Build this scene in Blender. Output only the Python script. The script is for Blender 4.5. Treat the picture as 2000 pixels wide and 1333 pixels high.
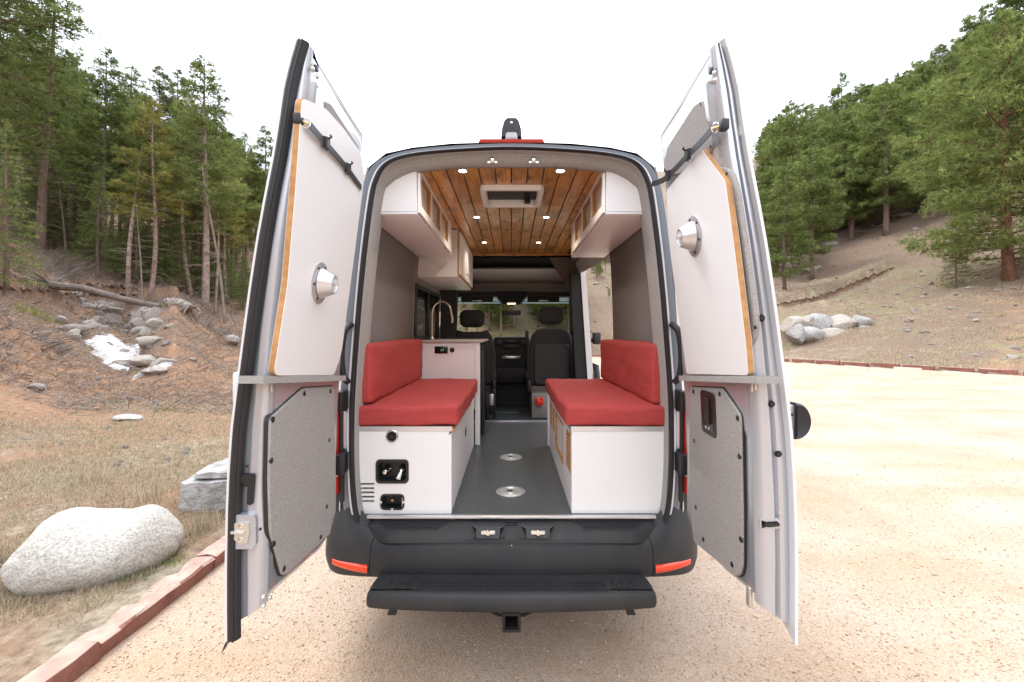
import bpy, bmesh, math, random
import numpy as np
from mathutils import Vector, Matrix
PI = math.pi; R = math.radians
rng = np.random.default_rng(7); random.seed(7)
S = bpy.context.scene; COL = S.collection
for o in list(bpy.data.objects): bpy.data.objects.remove(o)

# ---------------------------------------------------------------- camera, sky, sun, exposure
F = 850.0; CH = 1.66; HX = 999.0; HY = 649.0           # focal length in photo pixels, eye height, vanishing point
cam = bpy.data.cameras.new('camera'); co = bpy.data.objects.new('camera', cam); COL.objects.link(co)
co.location = (0, 0, CH); co.rotation_euler = (PI/2, 0, 0)
cam.sensor_width = 36; cam.lens = F/2000*36; cam.shift_x = (1000-HX)/2000; cam.shift_y = -(666.5-HY)/2000
cam.clip_start = .05; cam.clip_end = 1500
S.camera = co
SUN_EL, SUN_AZ = R(62), R(325)                          # azimuth from +Y, clockwise: ahead and to the left
world = bpy.data.worlds.new('World'); S.world = world; world.use_nodes = True
nt = world.node_tree; nt.nodes.clear()
def wn(t, **k):
    n = nt.nodes.new(t)
    for a, b in k.items(): setattr(n, a, b)
    return n
out = wn('ShaderNodeOutputWorld'); bg = wn('ShaderNodeBackground'); bg.inputs[1].default_value = .1
sky = wn('ShaderNodeTexSky', sky_type='NISHITA'); sky.sun_disc = False
sky.sun_elevation = SUN_EL; sky.sun_rotation = SUN_AZ; sky.dust_density = 3
tc = wn('ShaderNodeTexCoord'); nz = wn('ShaderNodeTexNoise'); nz.inputs['Scale'].default_value = 2.2; nz.inputs['Detail'].default_value = 5
rp = wn('ShaderNodeValToRGB'); rp.color_ramp.elements[0].color = (8.6, 9.3, 10.5, 1); rp.color_ramp.elements[1].color = (10.6, 11.2, 12.2, 1)
rp.color_ramp.elements[0].position = .35; rp.color_ramp.elements[1].position = .65
mx = wn('ShaderNodeMix', data_type='RGBA'); mx.inputs[0].default_value = .93
nt.links.new(tc.outputs['Generated'], nz.inputs['Vector']); nt.links.new(nz.outputs[0], rp.inputs[0])
nt.links.new(sky.outputs[0], mx.inputs[6]); nt.links.new(rp.outputs[0], mx.inputs[7])
nt.links.new(mx.outputs[2], bg.inputs[0]); nt.links.new(bg.outputs[0], out.inputs[0])
sl = bpy.data.lights.new('sun', 'SUN'); sl.energy = 1.0; sl.angle = R(25); sl.color = (1, .985, .96)
so = bpy.data.objects.new('sun', sl); COL.objects.link(so)
sd = Vector((math.sin(SUN_AZ)*math.cos(SUN_EL), math.cos(SUN_AZ)*math.cos(SUN_EL), math.sin(SUN_EL)))
so.rotation_euler = sd.to_track_quat('Z', 'Y').to_euler(); so.location = (0, 0, 30)
S.view_settings.view_transform = 'Standard'; S.view_settings.look = 'None'; S.view_settings.gamma = 1
S.view_settings.exposure = 1.55

# ---------------------------------------------------------------- materials
def lnk(t, a, b): t.links.new(a, b)
def mat(name, col, rough=.6, metal=0, var=None, bump=None, coat=0, spec=None, emit=None, sheen=0, coord='Object'):
    """var=(scale, amount, colour2[, detail]) mottles the colour; bump=(scale, distance)"""
    m = bpy.data.materials.new(name); m.use_nodes = True; t = m.node_tree; b = t.nodes['Principled BSDF']
    b.inputs['Base Color'].default_value = (*col, 1); b.inputs['Roughness'].default_value = rough; b.inputs['Metallic'].default_value = metal
    if coat: b.inputs['Coat Weight'].default_value = coat; b.inputs['Coat Roughness'].default_value = .05
    if sheen: b.inputs['Sheen Weight'].default_value = sheen
    if spec is not None: b.inputs['Specular IOR Level'].default_value = spec
    if emit: b.inputs['Emission Color'].default_value = (*emit[0], 1); b.inputs['Emission Strength'].default_value = emit[1]
    tc = t.nodes.new('ShaderNodeTexCoord')
    if var:
        n = t.nodes.new('ShaderNodeTexNoise'); n.inputs['Scale'].default_value = var[0]; n.inputs['Detail'].default_value = var[3] if len(var) > 3 else 4
        lnk(t, tc.outputs[coord], n.inputs['Vector'])
        r = t.nodes.new('ShaderNodeMapRange'); r.inputs[1].default_value = .35; r.inputs[2].default_value = .65; r.inputs[4].default_value = var[1]
        lnk(t, n.outputs[0], r.inputs[0])
        x = t.nodes.new('ShaderNodeMix'); x.data_type = 'RGBA'; x.inputs[6].default_value = (*col, 1); x.inputs[7].default_value = (*var[2], 1)
        lnk(t, r.outputs[0], x.inputs[0]); lnk(t, x.outputs[2], b.inputs['Base Color'])
    if bump:
        n = t.nodes.new('ShaderNodeTexNoise'); n.inputs['Scale'].default_value = bump[0]; n.inputs['Detail'].default_value = 5
        lnk(t, tc.outputs[coord], n.inputs['Vector'])
        bp = t.nodes.new('ShaderNodeBump'); bp.inputs['Distance'].default_value = bump[1]; bp.inputs['Strength'].default_value = 1
        lnk(t, n.outputs[0], bp.inputs['Height']); lnk(t, bp.outputs[0], b.inputs['Normal'])
    return m
M = {}
M['paint'] = mat('silver_paint', (.50, .52, .56), .30, .55, coat=.35, var=(3, .3, (.45, .465, .50)))
M['white_paint'] = mat('white_paint', (.66, .67, .68), .28, 0, coat=.5)
M['gray_band'] = mat('gray_gutter', (.16, .18, .21), .35, .2)
M['rubber'] = mat('black_rubber', (.014, .014, .017), .5, bump=(60, .0005))
M['black'] = mat('black_plastic', (.012, .012, .013), .45)
M['darkcab'] = mat('cab_trim', (.010, .010, .011), .7, bump=(200, .0004))
M['bumper'] = mat('bumper_plastic', (.022, .024, .027), .5, spec=.35, var=(7, .8, (.034, .034, .034), 9), bump=(500, .0006))
M['carpet'] = mat('gray_carpet', (.25, .24, .23), .95, var=(260, 1, (.40, .385, .37), 2), bump=(300, .002))
M['carpet_dark'] = mat('wall_carpet', (.165, .154, .147), .95, var=(300, .6, (.235, .222, .213), 2), bump=(300, .0015))
M['laminate'] = mat('white_laminate', (.79, .79, .79), .42, var=(1.2, .25, (.76, .76, .76)))
M['ply'] = mat('plywood_edge', (.50, .27, .10), .55, var=(35, .8, (.36, .17, .055), 6))
M['alu'] = mat('aluminium', (.66, .66, .68), .3, .65, bump=(90, .0002))
M['chrome'] = mat('chrome', (.8, .8, .8), .08, 1)
M['zinc'] = mat('zinc_latch', (.66, .64, .58), .35, .7)
M['bronze'] = mat('brushed_steel', (.55, .46, .38), .22, 1)
M['red_lens'] = mat('red_lens', (.50, .02, .008), .18, coat=.6)
M['red_bright'] = mat('orange_red_reflector', (.75, .045, .01), .2, coat=.6)
M['seatfab'] = mat('seat_fabric', (.012, .012, .013), .85, bump=(300, .001), sheen=.15)
M['white'] = mat('white_plastic', (.78, .77, .74), .4)
M['lamp'] = mat('lit_lens', (1, 1, 1), .4, emit=((1, .88, .7), 9))
M['consl'] = mat('console_lamp', (1, .9, .7), .4, emit=((1, .72, .45), 1.2))
M['screen'] = mat('screen', (.004, .006, .006), .12)
M['green'] = mat('green_digits', (.02, .2, .1), .4, emit=((.2, 1, .6), .25))
M['brass'] = mat('brass', (.65, .45, .2), .3, 1)
M['tyre'] = mat('tyre_rubber', (.02, .02, .02), .8, bump=(40, .003))

def glassmat(name, tint, fac):
    m = bpy.data.materials.new(name); m.use_nodes = True; t = m.node_tree; t.nodes.clear()
    o = t.nodes.new('ShaderNodeOutputMaterial'); mxs = t.nodes.new('ShaderNodeMixShader')
    tr = t.nodes.new('ShaderNodeBsdfTransparent'); tr.inputs[0].default_value = (*tint, 1)
    g = t.nodes.new('ShaderNodeBsdfGlossy'); g.inputs['Roughness'].default_value = .02
    fr = t.nodes.new('ShaderNodeFresnel'); fr.inputs[0].default_value = fac
    lnk(t, fr.outputs[0], mxs.inputs[0]); lnk(t, tr.outputs[0], mxs.inputs[1]); lnk(t, g.outputs[0], mxs.inputs[2]); lnk(t, mxs.outputs[0], o.inputs[0])
    return m
M['glass'] = glassmat('windscreen_glass', (.50, .58, .50), 1.25)
M['dark_glass'] = glassmat('tinted_glass', (.10, .12, .12), 1.4)
M['blue_glass'] = glassmat('blue_sunband', (.03, .22, .34), 1.3)

def tree_of(m): return m.node_tree, m.node_tree.nodes['Principled BSDF']
def nnode(t, ty, **k):
    n = t.nodes.new(ty)
    for a, b in k.items():
        if a.startswith('i_'): n.inputs[a[2:].replace('_', ' ')].default_value = b
        else: setattr(n, a, b)
    return n
# fabric of the cushions: red weave
m = M['red'] = mat('red_canvas', (.33, .032, .031), .85, var=(330, 1, (.47, .066, .060), 2)); t, b = tree_of(m)
tcn = nnode(t, 'ShaderNodeTexCoord'); n1 = nnode(t, 'ShaderNodeTexNoise', i_Scale=420.0); n2 = nnode(t, 'ShaderNodeTexNoise', i_Scale=9.0, i_Detail=4.0)
mp = nnode(t, 'ShaderNodeMapping'); mp.inputs['Scale'].default_value = (1, 1, 2.2)
lnk(t, tcn.outputs['Object'], n1.inputs[0]); lnk(t, tcn.outputs['Object'], mp.inputs[0]); lnk(t, mp.outputs[0], n2.inputs[0])
b1 = nnode(t, 'ShaderNodeBump', i_Distance=.0012); b2 = nnode(t, 'ShaderNodeBump', i_Distance=.008, i_Strength=.8)
lnk(t, n1.outputs[0], b1.inputs['Height']); lnk(t, n2.outputs[0], b2.inputs['Height']); lnk(t, b2.outputs[0], b1.inputs['Normal']); lnk(t, b1.outputs[0], b.inputs['Normal'])
# varnished pine planks
m = M['pine'] = mat('varnished_pine', (.5, .2, .04), .30, coat=.25); t, b = tree_of(m)
tcn = nnode(t, 'ShaderNodeTexCoord'); oi = nnode(t, 'ShaderNodeObjectInfo')
ad = nnode(t, 'ShaderNodeVectorMath', operation='ADD'); sc = nnode(t, 'ShaderNodeVectorMath', operation='SCALE'); cx = nnode(t, 'ShaderNodeCombineXYZ')
lnk(t, oi.outputs['Random'], cx.inputs[0]); lnk(t, oi.outputs['Random'], cx.inputs[1]); lnk(t, cx.outputs[0], sc.inputs[0]); sc.inputs['Scale'].default_value = 31
lnk(t, tcn.outputs['Object'], ad.inputs[0]); lnk(t, sc.outputs[0], ad.inputs[1])
mp = nnode(t, 'ShaderNodeMapping'); mp.inputs['Scale'].default_value = (1, .10, 1); lnk(t, ad.outputs[0], mp.inputs[0])
g = nnode(t, 'ShaderNodeTexNoise', i_Scale=60.0, i_Detail=5.0, i_Distortion=1.2); lnk(t, mp.outputs[0], g.inputs[0])
r1 = nnode(t, 'ShaderNodeValToRGB'); e = r1.color_ramp.elements; e[0].position = .3; e[0].color = (.36, .135, .026, 1); e[1].position = .7; e[1].color = (.70, .34, .075, 1)
lnk(t, g.outputs[0], r1.inputs[0])
mp2 = nnode(t, 'ShaderNodeMapping'); mp2.inputs['Scale'].default_value = (1.5, .75, 1); lnk(t, ad.outputs[0], mp2.inputs[0])
vo = nnode(t, 'ShaderNodeTexVoronoi', i_Scale=4.2); lnk(t, mp2.outputs[0], vo.inputs[0])
r2 = nnode(t, 'ShaderNodeMapRange'); r2.inputs[1].default_value = .05; r2.inputs[2].default_value = .17; r2.inputs[3].default_value = .93; r2.inputs[4].default_value = 0; lnk(t, vo.outputs['Distance'], r2.inputs[0])
mm = nnode(t, 'ShaderNodeMix', data_type='RGBA'); mm.inputs[7].default_value = (.07, .018, .005, 1); lnk(t, r2.outputs[0], mm.inputs[0]); lnk(t, r1.outputs[0], mm.inputs[6])
g3 = nnode(t, 'ShaderNodeTexNoise', i_Scale=6.0, i_Detail=4.0, i_Distortion=.8); lnk(t, mp2.outputs[0], g3.inputs[0])
r4 = nnode(t, 'ShaderNodeMapRange'); r4.inputs[1].default_value = .52; r4.inputs[2].default_value = .68; r4.inputs[4].default_value = .8; lnk(t, g3.outputs[0], r4.inputs[0])
mm3 = nnode(t, 'ShaderNodeMix', data_type='RGBA'); mm3.inputs[7].default_value = (.13, .036, .008, 1); lnk(t, r4.outputs[0], mm3.inputs[0]); lnk(t, mm.outputs[2], mm3.inputs[6])
hv = nnode(t, 'ShaderNodeHueSaturation'); r3 = nnode(t, 'ShaderNodeMapRange'); r3.inputs[3].default_value = .8; r3.inputs[4].default_value = 1.2
lnk(t, oi.outputs['Random'], r3.inputs[0]); lnk(t, r3.outputs[0], hv.inputs['Value']); lnk(t, mm3.outputs[2], hv.inputs['Color']); lnk(t, hv.outputs[0], b.inputs['Base Color'])
# ribbed rubber floor with small raised studs
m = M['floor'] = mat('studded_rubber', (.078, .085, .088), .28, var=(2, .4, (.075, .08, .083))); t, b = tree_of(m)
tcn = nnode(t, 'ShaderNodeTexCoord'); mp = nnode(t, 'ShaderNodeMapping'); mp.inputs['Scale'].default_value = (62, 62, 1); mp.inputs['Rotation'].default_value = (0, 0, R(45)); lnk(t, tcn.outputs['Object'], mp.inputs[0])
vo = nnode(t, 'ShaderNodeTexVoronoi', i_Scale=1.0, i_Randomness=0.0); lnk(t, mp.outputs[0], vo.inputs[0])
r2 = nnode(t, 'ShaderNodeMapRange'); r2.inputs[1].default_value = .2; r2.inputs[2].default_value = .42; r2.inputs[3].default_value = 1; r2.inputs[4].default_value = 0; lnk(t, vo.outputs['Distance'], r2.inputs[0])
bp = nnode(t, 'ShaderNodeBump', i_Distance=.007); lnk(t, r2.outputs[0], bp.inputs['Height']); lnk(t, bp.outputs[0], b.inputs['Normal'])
src = b.inputs['Base Color'].links[0].from_socket; xs_ = nnode(t, 'ShaderNodeMix', data_type='RGBA'); xs_.inputs[7].default_value = (.20, .21, .215, 1); sc2 = nnode(t, 'ShaderNodeMath', operation='MULTIPLY'); sc2.inputs[1].default_value = .75; lnk(t, r2.outputs[0], sc2.inputs[0]); lnk(t, sc2.outputs[0], xs_.inputs[0]); lnk(t, src, xs_.inputs[6]); lnk(t, xs_.outputs[2], b.inputs['Base Color'])  # stud highlights painted in: stud tops mixed lighter in the base colour
# terrain: soil, straw, red earth and green by painted weights + noise
def ground_mat(name, cols, nscale, bumpd):
    m = mat(name, (.3, .2, .1), .95); t, b = tree_of(m)
    tcn = nnode(t, 'ShaderNodeTexCoord'); at = nnode(t, 'ShaderNodeAttribute', attribute_name='soil')
    n = nnode(t, 'ShaderNodeTexNoise', i_Scale=nscale, i_Detail=8.0, i_Roughness=.7); lnk(t, tcn.outputs['Object'], n.inputs[0])
    nf = nnode(t, 'ShaderNodeTexNoise', i_Scale=nscale*9, i_Detail=6.0, i_Roughness=.75); lnk(t, tcn.outputs['Object'], nf.inputs[0])
    sp = nnode(t, 'ShaderNodeSeparateColor'); lnk(t, at.outputs['Color'], sp.inputs[0])
    cur = None
    base = nnode(t, 'ShaderNodeMix', data_type='RGBA'); base.inputs[6].default_value = (*cols[0], 1); base.inputs[7].default_value = (*cols[1], 1)
    mr = nnode(t, 'ShaderNodeMapRange'); mr.inputs[1].default_value = .35; mr.inputs[2].default_value = .65; lnk(t, nf.outputs[0], mr.inputs[0]); lnk(t, mr.outputs[0], base.inputs[0])
    cur = base.outputs[2]
    for ch, (ca, cb) in zip(('Red', 'Green', 'Blue'), cols[2:]):
        w = nnode(t, 'ShaderNodeMath', operation='ADD'); w2 = nnode(t, 'ShaderNodeMapRange'); w2.inputs[1].default_value = .78; w2.inputs[2].default_value = 1.08
        lnk(t, sp.outputs[ch], w.inputs[0]); lnk(t, n.outputs[0], w.inputs[1]); lnk(t, w.outputs[0], w2.inputs[0])
        cc = nnode(t, 'ShaderNodeMix', data_type='RGBA'); cc.inputs[6].default_value = (*ca, 1); cc.inputs[7].default_value = (*cb, 1); lnk(t, mr.outputs[0], cc.inputs[0])
        x = nnode(t, 'ShaderNodeMix', data_type='RGBA'); lnk(t, w2.outputs[0], x.inputs[0]); lnk(t, cur, x.inputs[6]); lnk(t, cc.outputs[2], x.inputs[7]); cur = x.outputs[2]
    lnk(t, cur, b.inputs['Base Color'])
    bp = nnode(t, 'ShaderNodeBump', i_Distance=bumpd); ad = nnode(t, 'ShaderNodeMath', operation='ADD'); lnk(t, n.outputs[0], ad.inputs[0]); lnk(t, nf.outputs[0], ad.inputs[1])
    lnk(t, ad.outputs[0], bp.inputs['Height']); lnk(t, bp.outputs[0], b.inputs['Normal'])
    return m
M['terrain'] = ground_mat('hillside_soil', [(.10, .066, .045), (.33, .225, .155), ((.25, .185, .12), (.60, .50, .36)), ((.27, .135, .07), (.46, .28, .165)), ((.15, .17, .065), (.33, .33, .15))], 1.6, .09)
m = M['gravel'] = mat('tan_gravel', (.4, .3, .2), .95); t, b = tree_of(m)
tcn = nnode(t, 'ShaderNodeTexCoord')
n = nnode(t, 'ShaderNodeTexNoise', i_Scale=.8, i_Detail=7.0, i_Roughness=.65); lnk(t, tcn.outputs['Object'], n.inputs[0])
r = nnode(t, 'ShaderNodeValToRGB'); e = r.color_ramp.elements; e[0].position = .32; e[0].color = (.375, .26, .175, 1); e[1].position = .68; e[1].color = (.475, .37, .29, 1); lnk(t, n.outputs[0], r.inputs[0])
vo = nnode(t, 'ShaderNodeTexVoronoi', i_Scale=120.0); lnk(t, tcn.outputs['Object'], vo.inputs[0])
hs = nnode(t, 'ShaderNodeSeparateColor'); lnk(t, vo.outputs['Color'], hs.inputs[0])
mr = nnode(t, 'ShaderNodeMapRange'); mr.inputs[3].default_value = .80; mr.inputs[4].default_value = 1.14; lnk(t, hs.outputs['Red'], mr.inputs[0])
mpr = nnode(t, 'ShaderNodeMapping'); mpr.inputs['Scale'].default_value = (.35, 2.6, 1); mpr.inputs['Rotation'].default_value = (0, 0, R(18)); lnk(t, tcn.outputs['Object'], mpr.inputs[0]); nr = nnode(t, 'ShaderNodeTexNoise', i_Scale=.7, i_Detail=6.0); lnk(t, mpr.outputs[0], nr.inputs[0])
rr2 = nnode(t, 'ShaderNodeMapRange'); rr2.inputs[1].default_value = .5; rr2.inputs[2].default_value = .68; rr2.inputs[4].default_value = .5; lnk(t, nr.outputs[0], rr2.inputs[0]); xr = nnode(t, 'ShaderNodeMix', data_type='RGBA'); xr.inputs[7].default_value = (.40, .255, .15, 1); lnk(t, rr2.outputs[0], xr.inputs[0]); lnk(t, r.outputs[0], xr.inputs[6])
vm = nnode(t, 'ShaderNodeVectorMath', operation='SCALE'); lnk(t, xr.outputs[2], vm.inputs[0]); lnk(t, mr.outputs[0], vm.inputs['Scale']); lnk(t, vm.outputs[0], b.inputs['Base Color'])
nf = nnode(t, 'ShaderNodeTexNoise', i_Scale=45.0, i_Detail=6.0, i_Roughness=.8); lnk(t, tcn.outputs['Object'], nf.inputs[0])
bp = nnode(t, 'ShaderNodeBump', i_Distance=.0035); ad = nnode(t, 'ShaderNodeMath', operation='SUBTRACT'); lnk(t, nf.outputs[0], ad.inputs[0]); lnk(t, vo.outputs['Distance'], ad.inputs[1])
lnk(t, ad.outputs[0], bp.inputs['Height']); lnk(t, bp.outputs[0], b.inputs['Normal'])
M['sandstone'] = mat('red_sandstone', (.20, .078, .058), .85, var=(8, .8, (.30, .135, .10), 8), bump=(30, .012), coord='Object')
M['sandstone_top'] = mat('dusty_sandstone', (.35, .205, .165), .9, var=(8, .9, (.46, .34, .27), 8), bump=(40, .01))
M['granite'] = mat('pale_granite', (.56, .53, .47), .9, var=(70, 1, (.33, .30, .27), 8), bump=(110, .010))
M['gneiss'] = mat('gray_gneiss', (.40, .39, .375), .8, var=(9, .9, (.21, .195, .18), 9), bump=(20, .03))
M['rock'] = mat('tan_rock', (.30, .255, .21), .9, var=(6, .9, (.40, .36, .32), 8), bump=(14, .04))
M['dark_rock'] = mat('brown_rock', (.22, .18, .15), .9, var=(5, .9, (.33, .29, .26), 8), bump=(14, .04))
M['snow'] = mat('old_snow', (.58, .59, .60), .7, var=(3, 1, (.36, .33, .30), 9), bump=(6, .04))
M['bark'] = mat('brown_bark', (.15, .105, .08), .95, var=(5, .9, (.21, .145, .11), 8), bump=(12, .04))
M['pale_bark'] = mat('gray_pink_bark', (.36, .275, .235), .95, var=(5, .9, (.17, .12, .095), 8), bump=(12, .03))
M['orange_bark'] = mat('orange_bark', (.27, .125, .07), .95, var=(6, .9, (.11, .06, .04), 8), bump=(10, .05))
M['twig'] = mat('dry_twigs', (.27, .22, .185), .9, var=(2, .8, (.17, .13, .105)))
M['log'] = mat('weathered_log', (.12, .095, .078), .9, var=(8, .8, (.22, .18, .15), 8), bump=(10, .03))
def leafmat(name, a, bcol):
    m = mat(name, a, .75, spec=.25); t, b = tree_of(m)
    at = nnode(t, 'ShaderNodeAttribute', attribute_name='tone'); oi = nnode(t, 'ShaderNodeObjectInfo')
    x = nnode(t, 'ShaderNodeMix', data_type='RGBA'); x.inputs[6].default_value = (*a, 1); x.inputs[7].default_value = (*bcol, 1); lnk(t, at.outputs['Fac'], x.inputs[0])
    hv = nnode(t, 'ShaderNodeHueSaturation'); r3 = nnode(t, 'ShaderNodeMapRange'); r3.inputs[3].default_value = .8; r3.inputs[4].default_value = 1.2
    lnk(t, oi.outputs['Random'], r3.inputs[0]); lnk(t, r3.outputs[0], hv.inputs['Value']); lnk(t, x.outputs[2], hv.inputs['Color'])
    t.nodes.remove(b); o = [q for q in t.nodes if q.type == 'OUTPUT_MATERIAL'][0]
    d = nnode(t, 'ShaderNodeBsdfDiffuse'); tl = nnode(t, 'ShaderNodeBsdfTranslucent'); ms = nnode(t, 'ShaderNodeMixShader'); ms.inputs[0].default_value = .32
    lnk(t, hv.outputs[0], d.inputs[0]); lnk(t, hv.outputs[0], tl.inputs[0]); lnk(t, d.outputs[0], ms.inputs[1]); lnk(t, tl.outputs[0], ms.inputs[2]); lnk(t, ms.outputs[0], o.inputs[0])
    return m
M['needle'] = leafmat('pine_needles', (.068, .100, .030), (.29, .335, .115))
M['needle_fir'] = leafmat('fir_needles', (.074, .112, .035), (.29, .35, .12))
M['needle_yel'] = leafmat('yellowish_needles', (.16, .16, .045), (.38, .36, .11))
M['straw'] = leafmat('dry_grass', (.27, .205, .13), (.70, .60, .43))
M['litter'] = leafmat('brown_litter', (.16, .085, .05), (.42, .28, .18))
M['greengrass'] = leafmat('green_grass', (.10, .17, .04), (.24, .32, .08))

# ---------------------------------------------------------------- object helpers
WL = {}
def U(px, py, y): return Vector(((px-HX)/F*y, y, CH+(HY-py)/F*y))
def tag(o, label=None, cat=None, group=None, kind=None):
    if label: o['label'] = label
    if cat: o['category'] = cat
    if group: o['group'] = group
    if kind: o['kind'] = kind
    return o
def thing(name, loc, label, cat, group=None):
    o = bpy.data.objects.new(name, None); COL.objects.link(o); o.location = loc; o.empty_display_size = .1; WL[o.name] = Vector(loc)
    return tag(o, label, cat, group)
def link(name, me, parent=None, loc=(0, 0, 0)):
    """loc is a world position"""
    o = bpy.data.objects.new(name, me); COL.objects.link(o)
    loc = Vector(loc); WL[o.name] = loc
    if parent is not None: o.parent = parent; o.location = loc-WL[parent.name]
    else: o.location = loc
    return o
def meshdata(name, V, Fc, m, smooth=False, auto=None):
    me = bpy.data.meshes.new(name); me.from_pydata([tuple(v) for v in V], [], [tuple(f) for f in Fc]); me.update()
    mats = m if isinstance(m, (list, tuple)) else [m]
    for q in mats: me.materials.append(M[q] if isinstance(q, str) else q)
    if smooth: me.polygons.foreach_set('use_smooth', [True]*len(me.polygons))
    if auto: me.set_sharp_from_angle(angle=R(auto))
    return me
def mk(name, V, Fc, m, parent=None, smooth=False, auto=None):
    A = np.array([tuple(v) for v in V], float); c = (A.min(0)+A.max(0))/2; c[2] = A[:, 2].min()
    return link(name, meshdata(name, A-c, Fc, m, smooth, auto), parent, c)
class MB:
    """collects shapes in world coordinates, built as ONE mesh"""
    def __init__(s): s.v = []; s.f = []
    def add(s, V, Fc):
        n = len(s.v); s.v += [tuple(v) for v in V]; s.f += [tuple(i+n for i in f) for f in Fc]; return s
    def bm(s, b):
        b.verts.ensure_lookup_table(); b.verts.index_update()
        s.add([v.co for v in b.verts], [[v.index for v in f.verts] for f in b.faces]); b.free(); return s
    def box(s, x0, x1, y0, y1, z0, z1, bev=0, seg=2):
        b = bmesh.new(); bmesh.ops.create_cube(b, size=1)
        for v in b.verts: v.co = Vector(((x0+x1)/2+v.co.x*(x1-x0), (y0+y1)/2+v.co.y*(y1-y0), (z0+z1)/2+v.co.z*(z1-z0)))
        if bev: bmesh.ops.bevel(b, geom=b.edges[:], offset=bev, segments=seg, affect='EDGES', profile=.5)
        return s.bm(b)
    def tube(s, pts, r, n=10, closed=False, cap=True):
        pts = [Vector(p) for p in pts]; k = len(pts); rr = r if isinstance(r, (list, tuple)) else [r]*k; V = []; up = None
        for i, p in enumerate(pts):
            d = (pts[(i+1) % k]-pts[i-1]) if closed else (pts[min(i+1, k-1)]-pts[max(i-1, 0)])
            d.normalize()
            if up is None: up = Vector((0, 0, 1)) if abs(d.z) < .9 else Vector((1, 0, 0))
            a = d.cross(up).normalized(); up2 = a.cross(d).normalized(); up = up2
            for j in range(n): V.append(p+(a*math.cos(2*PI*j/n)+up2*math.sin(2*PI*j/n))*rr[i])
        Fc = []
        for i in range(k if closed else k-1):
            for j in range(n): Fc.append((i*n+j, i*n+(j+1) % n, ((i+1) % k)*n+(j+1) % n, ((i+1) % k)*n+j))
        if not closed and cap: Fc += [tuple(range(n))[::-1], tuple((k-1)*n+j for j in range(n))]
        return s.add(V, Fc)
    def lathe(s, prof, c, axis, n=28):
        """prof = (radius, along)"""
        c = Vector(c); ax = Vector(axis).normalized(); a = ax.orthogonal().normalized(); b = ax.cross(a); V = []; Fc = []
        for r, h in prof:
            for j in range(n): V.append(c+ax*h+(a*math.cos(2*PI*j/n)+b*math.sin(2*PI*j/n))*r)
        for i in range(len(prof)-1):
            for j in range(n): Fc.append((i*n+j, i*n+(j+1) % n, (i+1)*n+(j+1) % n, (i+1)*n+j))
        if prof[0][0] > 1e-4: Fc.append(tuple(range(n))[::-1])
        if prof[-1][0] > 1e-4: Fc.append(tuple((len(prof)-1)*n+j for j in range(n)))
        return s.add(V, Fc)
    def prism(s, A, B):
        """two matching outlines (lists of points), capped"""
        n = len(A); V = [tuple(p) for p in A]+[tuple(p) for p in B]
        Fc = [tuple(range(n)), tuple(range(2*n-1, n-1, -1))]+[(i, (i+1) % n, n+(i+1) % n, n+i) for i in range(n)]
        b = bmesh.new(); vs = [b.verts.new(v) for v in V]
        for f in Fc: b.faces.new([vs[i] for i in f])
        bmesh.ops.recalc_face_normals(b, faces=b.faces[:])
        bmesh.ops.triangulate(b, faces=[f for f in b.faces if len(f.verts) > 4])
        return s.bm(b)
    def build(s, name, m, parent=None, smooth=True, auto=35): return mk(name, s.v, s.f, m, parent, smooth, auto if smooth else None)
def roundrect(w, h, r, n=5):
    P = []
    for cx, cy, a0 in ((w/2-r, h/2-r, 0), (-w/2+r, h/2-r, 90), (-w/2+r, -h/2+r, 180), (w/2-r, -h/2+r, 270)):
        for i in range(n+1):
            a = R(a0+90*i/n); P.append((cx+r*math.cos(a), cy+r*math.sin(a)))
    return P
def catmull(P, n=6, closed=False):
    P = [np.array(p, float) for p in P]; k = len(P); o = []
    for i in range(k if closed else k-1):
        if closed: a, b, c, d = P[i-1], P[i], P[(i+1) % k], P[(i+2) % k]
        else: a, b, c, d = P[max(i-1, 0)], P[i], P[i+1], P[min(i+2, k-1)]
        for j in range(n):
            t = j/n; o.append(.5*((2*b)+(-a+c)*t+(2*a-5*b+4*c-d)*t*t+(-a+3*b-3*c+d)*t**3))
    if not closed: o.append(P[-1])
    return o
def sdf_poly(x, y, P):
    """signed distance, negative inside"""
    x = np.asarray(x, float); y = np.asarray(y, float); d = np.full(x.shape, 1e9); ins = np.zeros(x.shape, bool); n = len(P)
    for i in range(n):
        ax, ay = P[i]; bx, by = P[(i+1) % n]; ex, ey = bx-ax, by-ay
        t = np.clip(((x-ax)*ex+(y-ay)*ey)/(ex*ex+ey*ey+1e-12), 0, 1); d = np.minimum(d, np.hypot(x-ax-t*ex, y-ay-t*ey))
        c = ((ay > y) != (by > y)) & (x < (bx-ax)*(y-ay)/((by-ay) if by != ay else 1e-12)+ax); ins ^= c
    return np.where(ins, -d, d)
def sstep(a, b, x): t = np.clip((x-a)/(b-a), 0, 1); return t*t*(3-2*t)
def vnoise(x, y, seed=0):
    """smooth value noise in 2d"""
    xi = np.floor(x).astype(np.int64); yi = np.floor(y).astype(np.int64); fx = x-xi; fy = y-yi; fx = fx*fx*(3-2*fx); fy = fy*fy*(3-2*fy)
    def h(a, b):
        k = (a*374761393+b*668265263+seed*974711) & 0x7fffffff; k = ((k ^ (k >> 13))*1274126177) & 0x7fffffff; return ((k ^ (k >> 16)) & 0xffff)/65535.0
    return (h(xi, yi)*(1-fx)+h(xi+1, yi)*fx)*(1-fy)+(h(xi, yi+1)*(1-fx)+h(xi+1, yi+1)*fx)*fy
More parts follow.
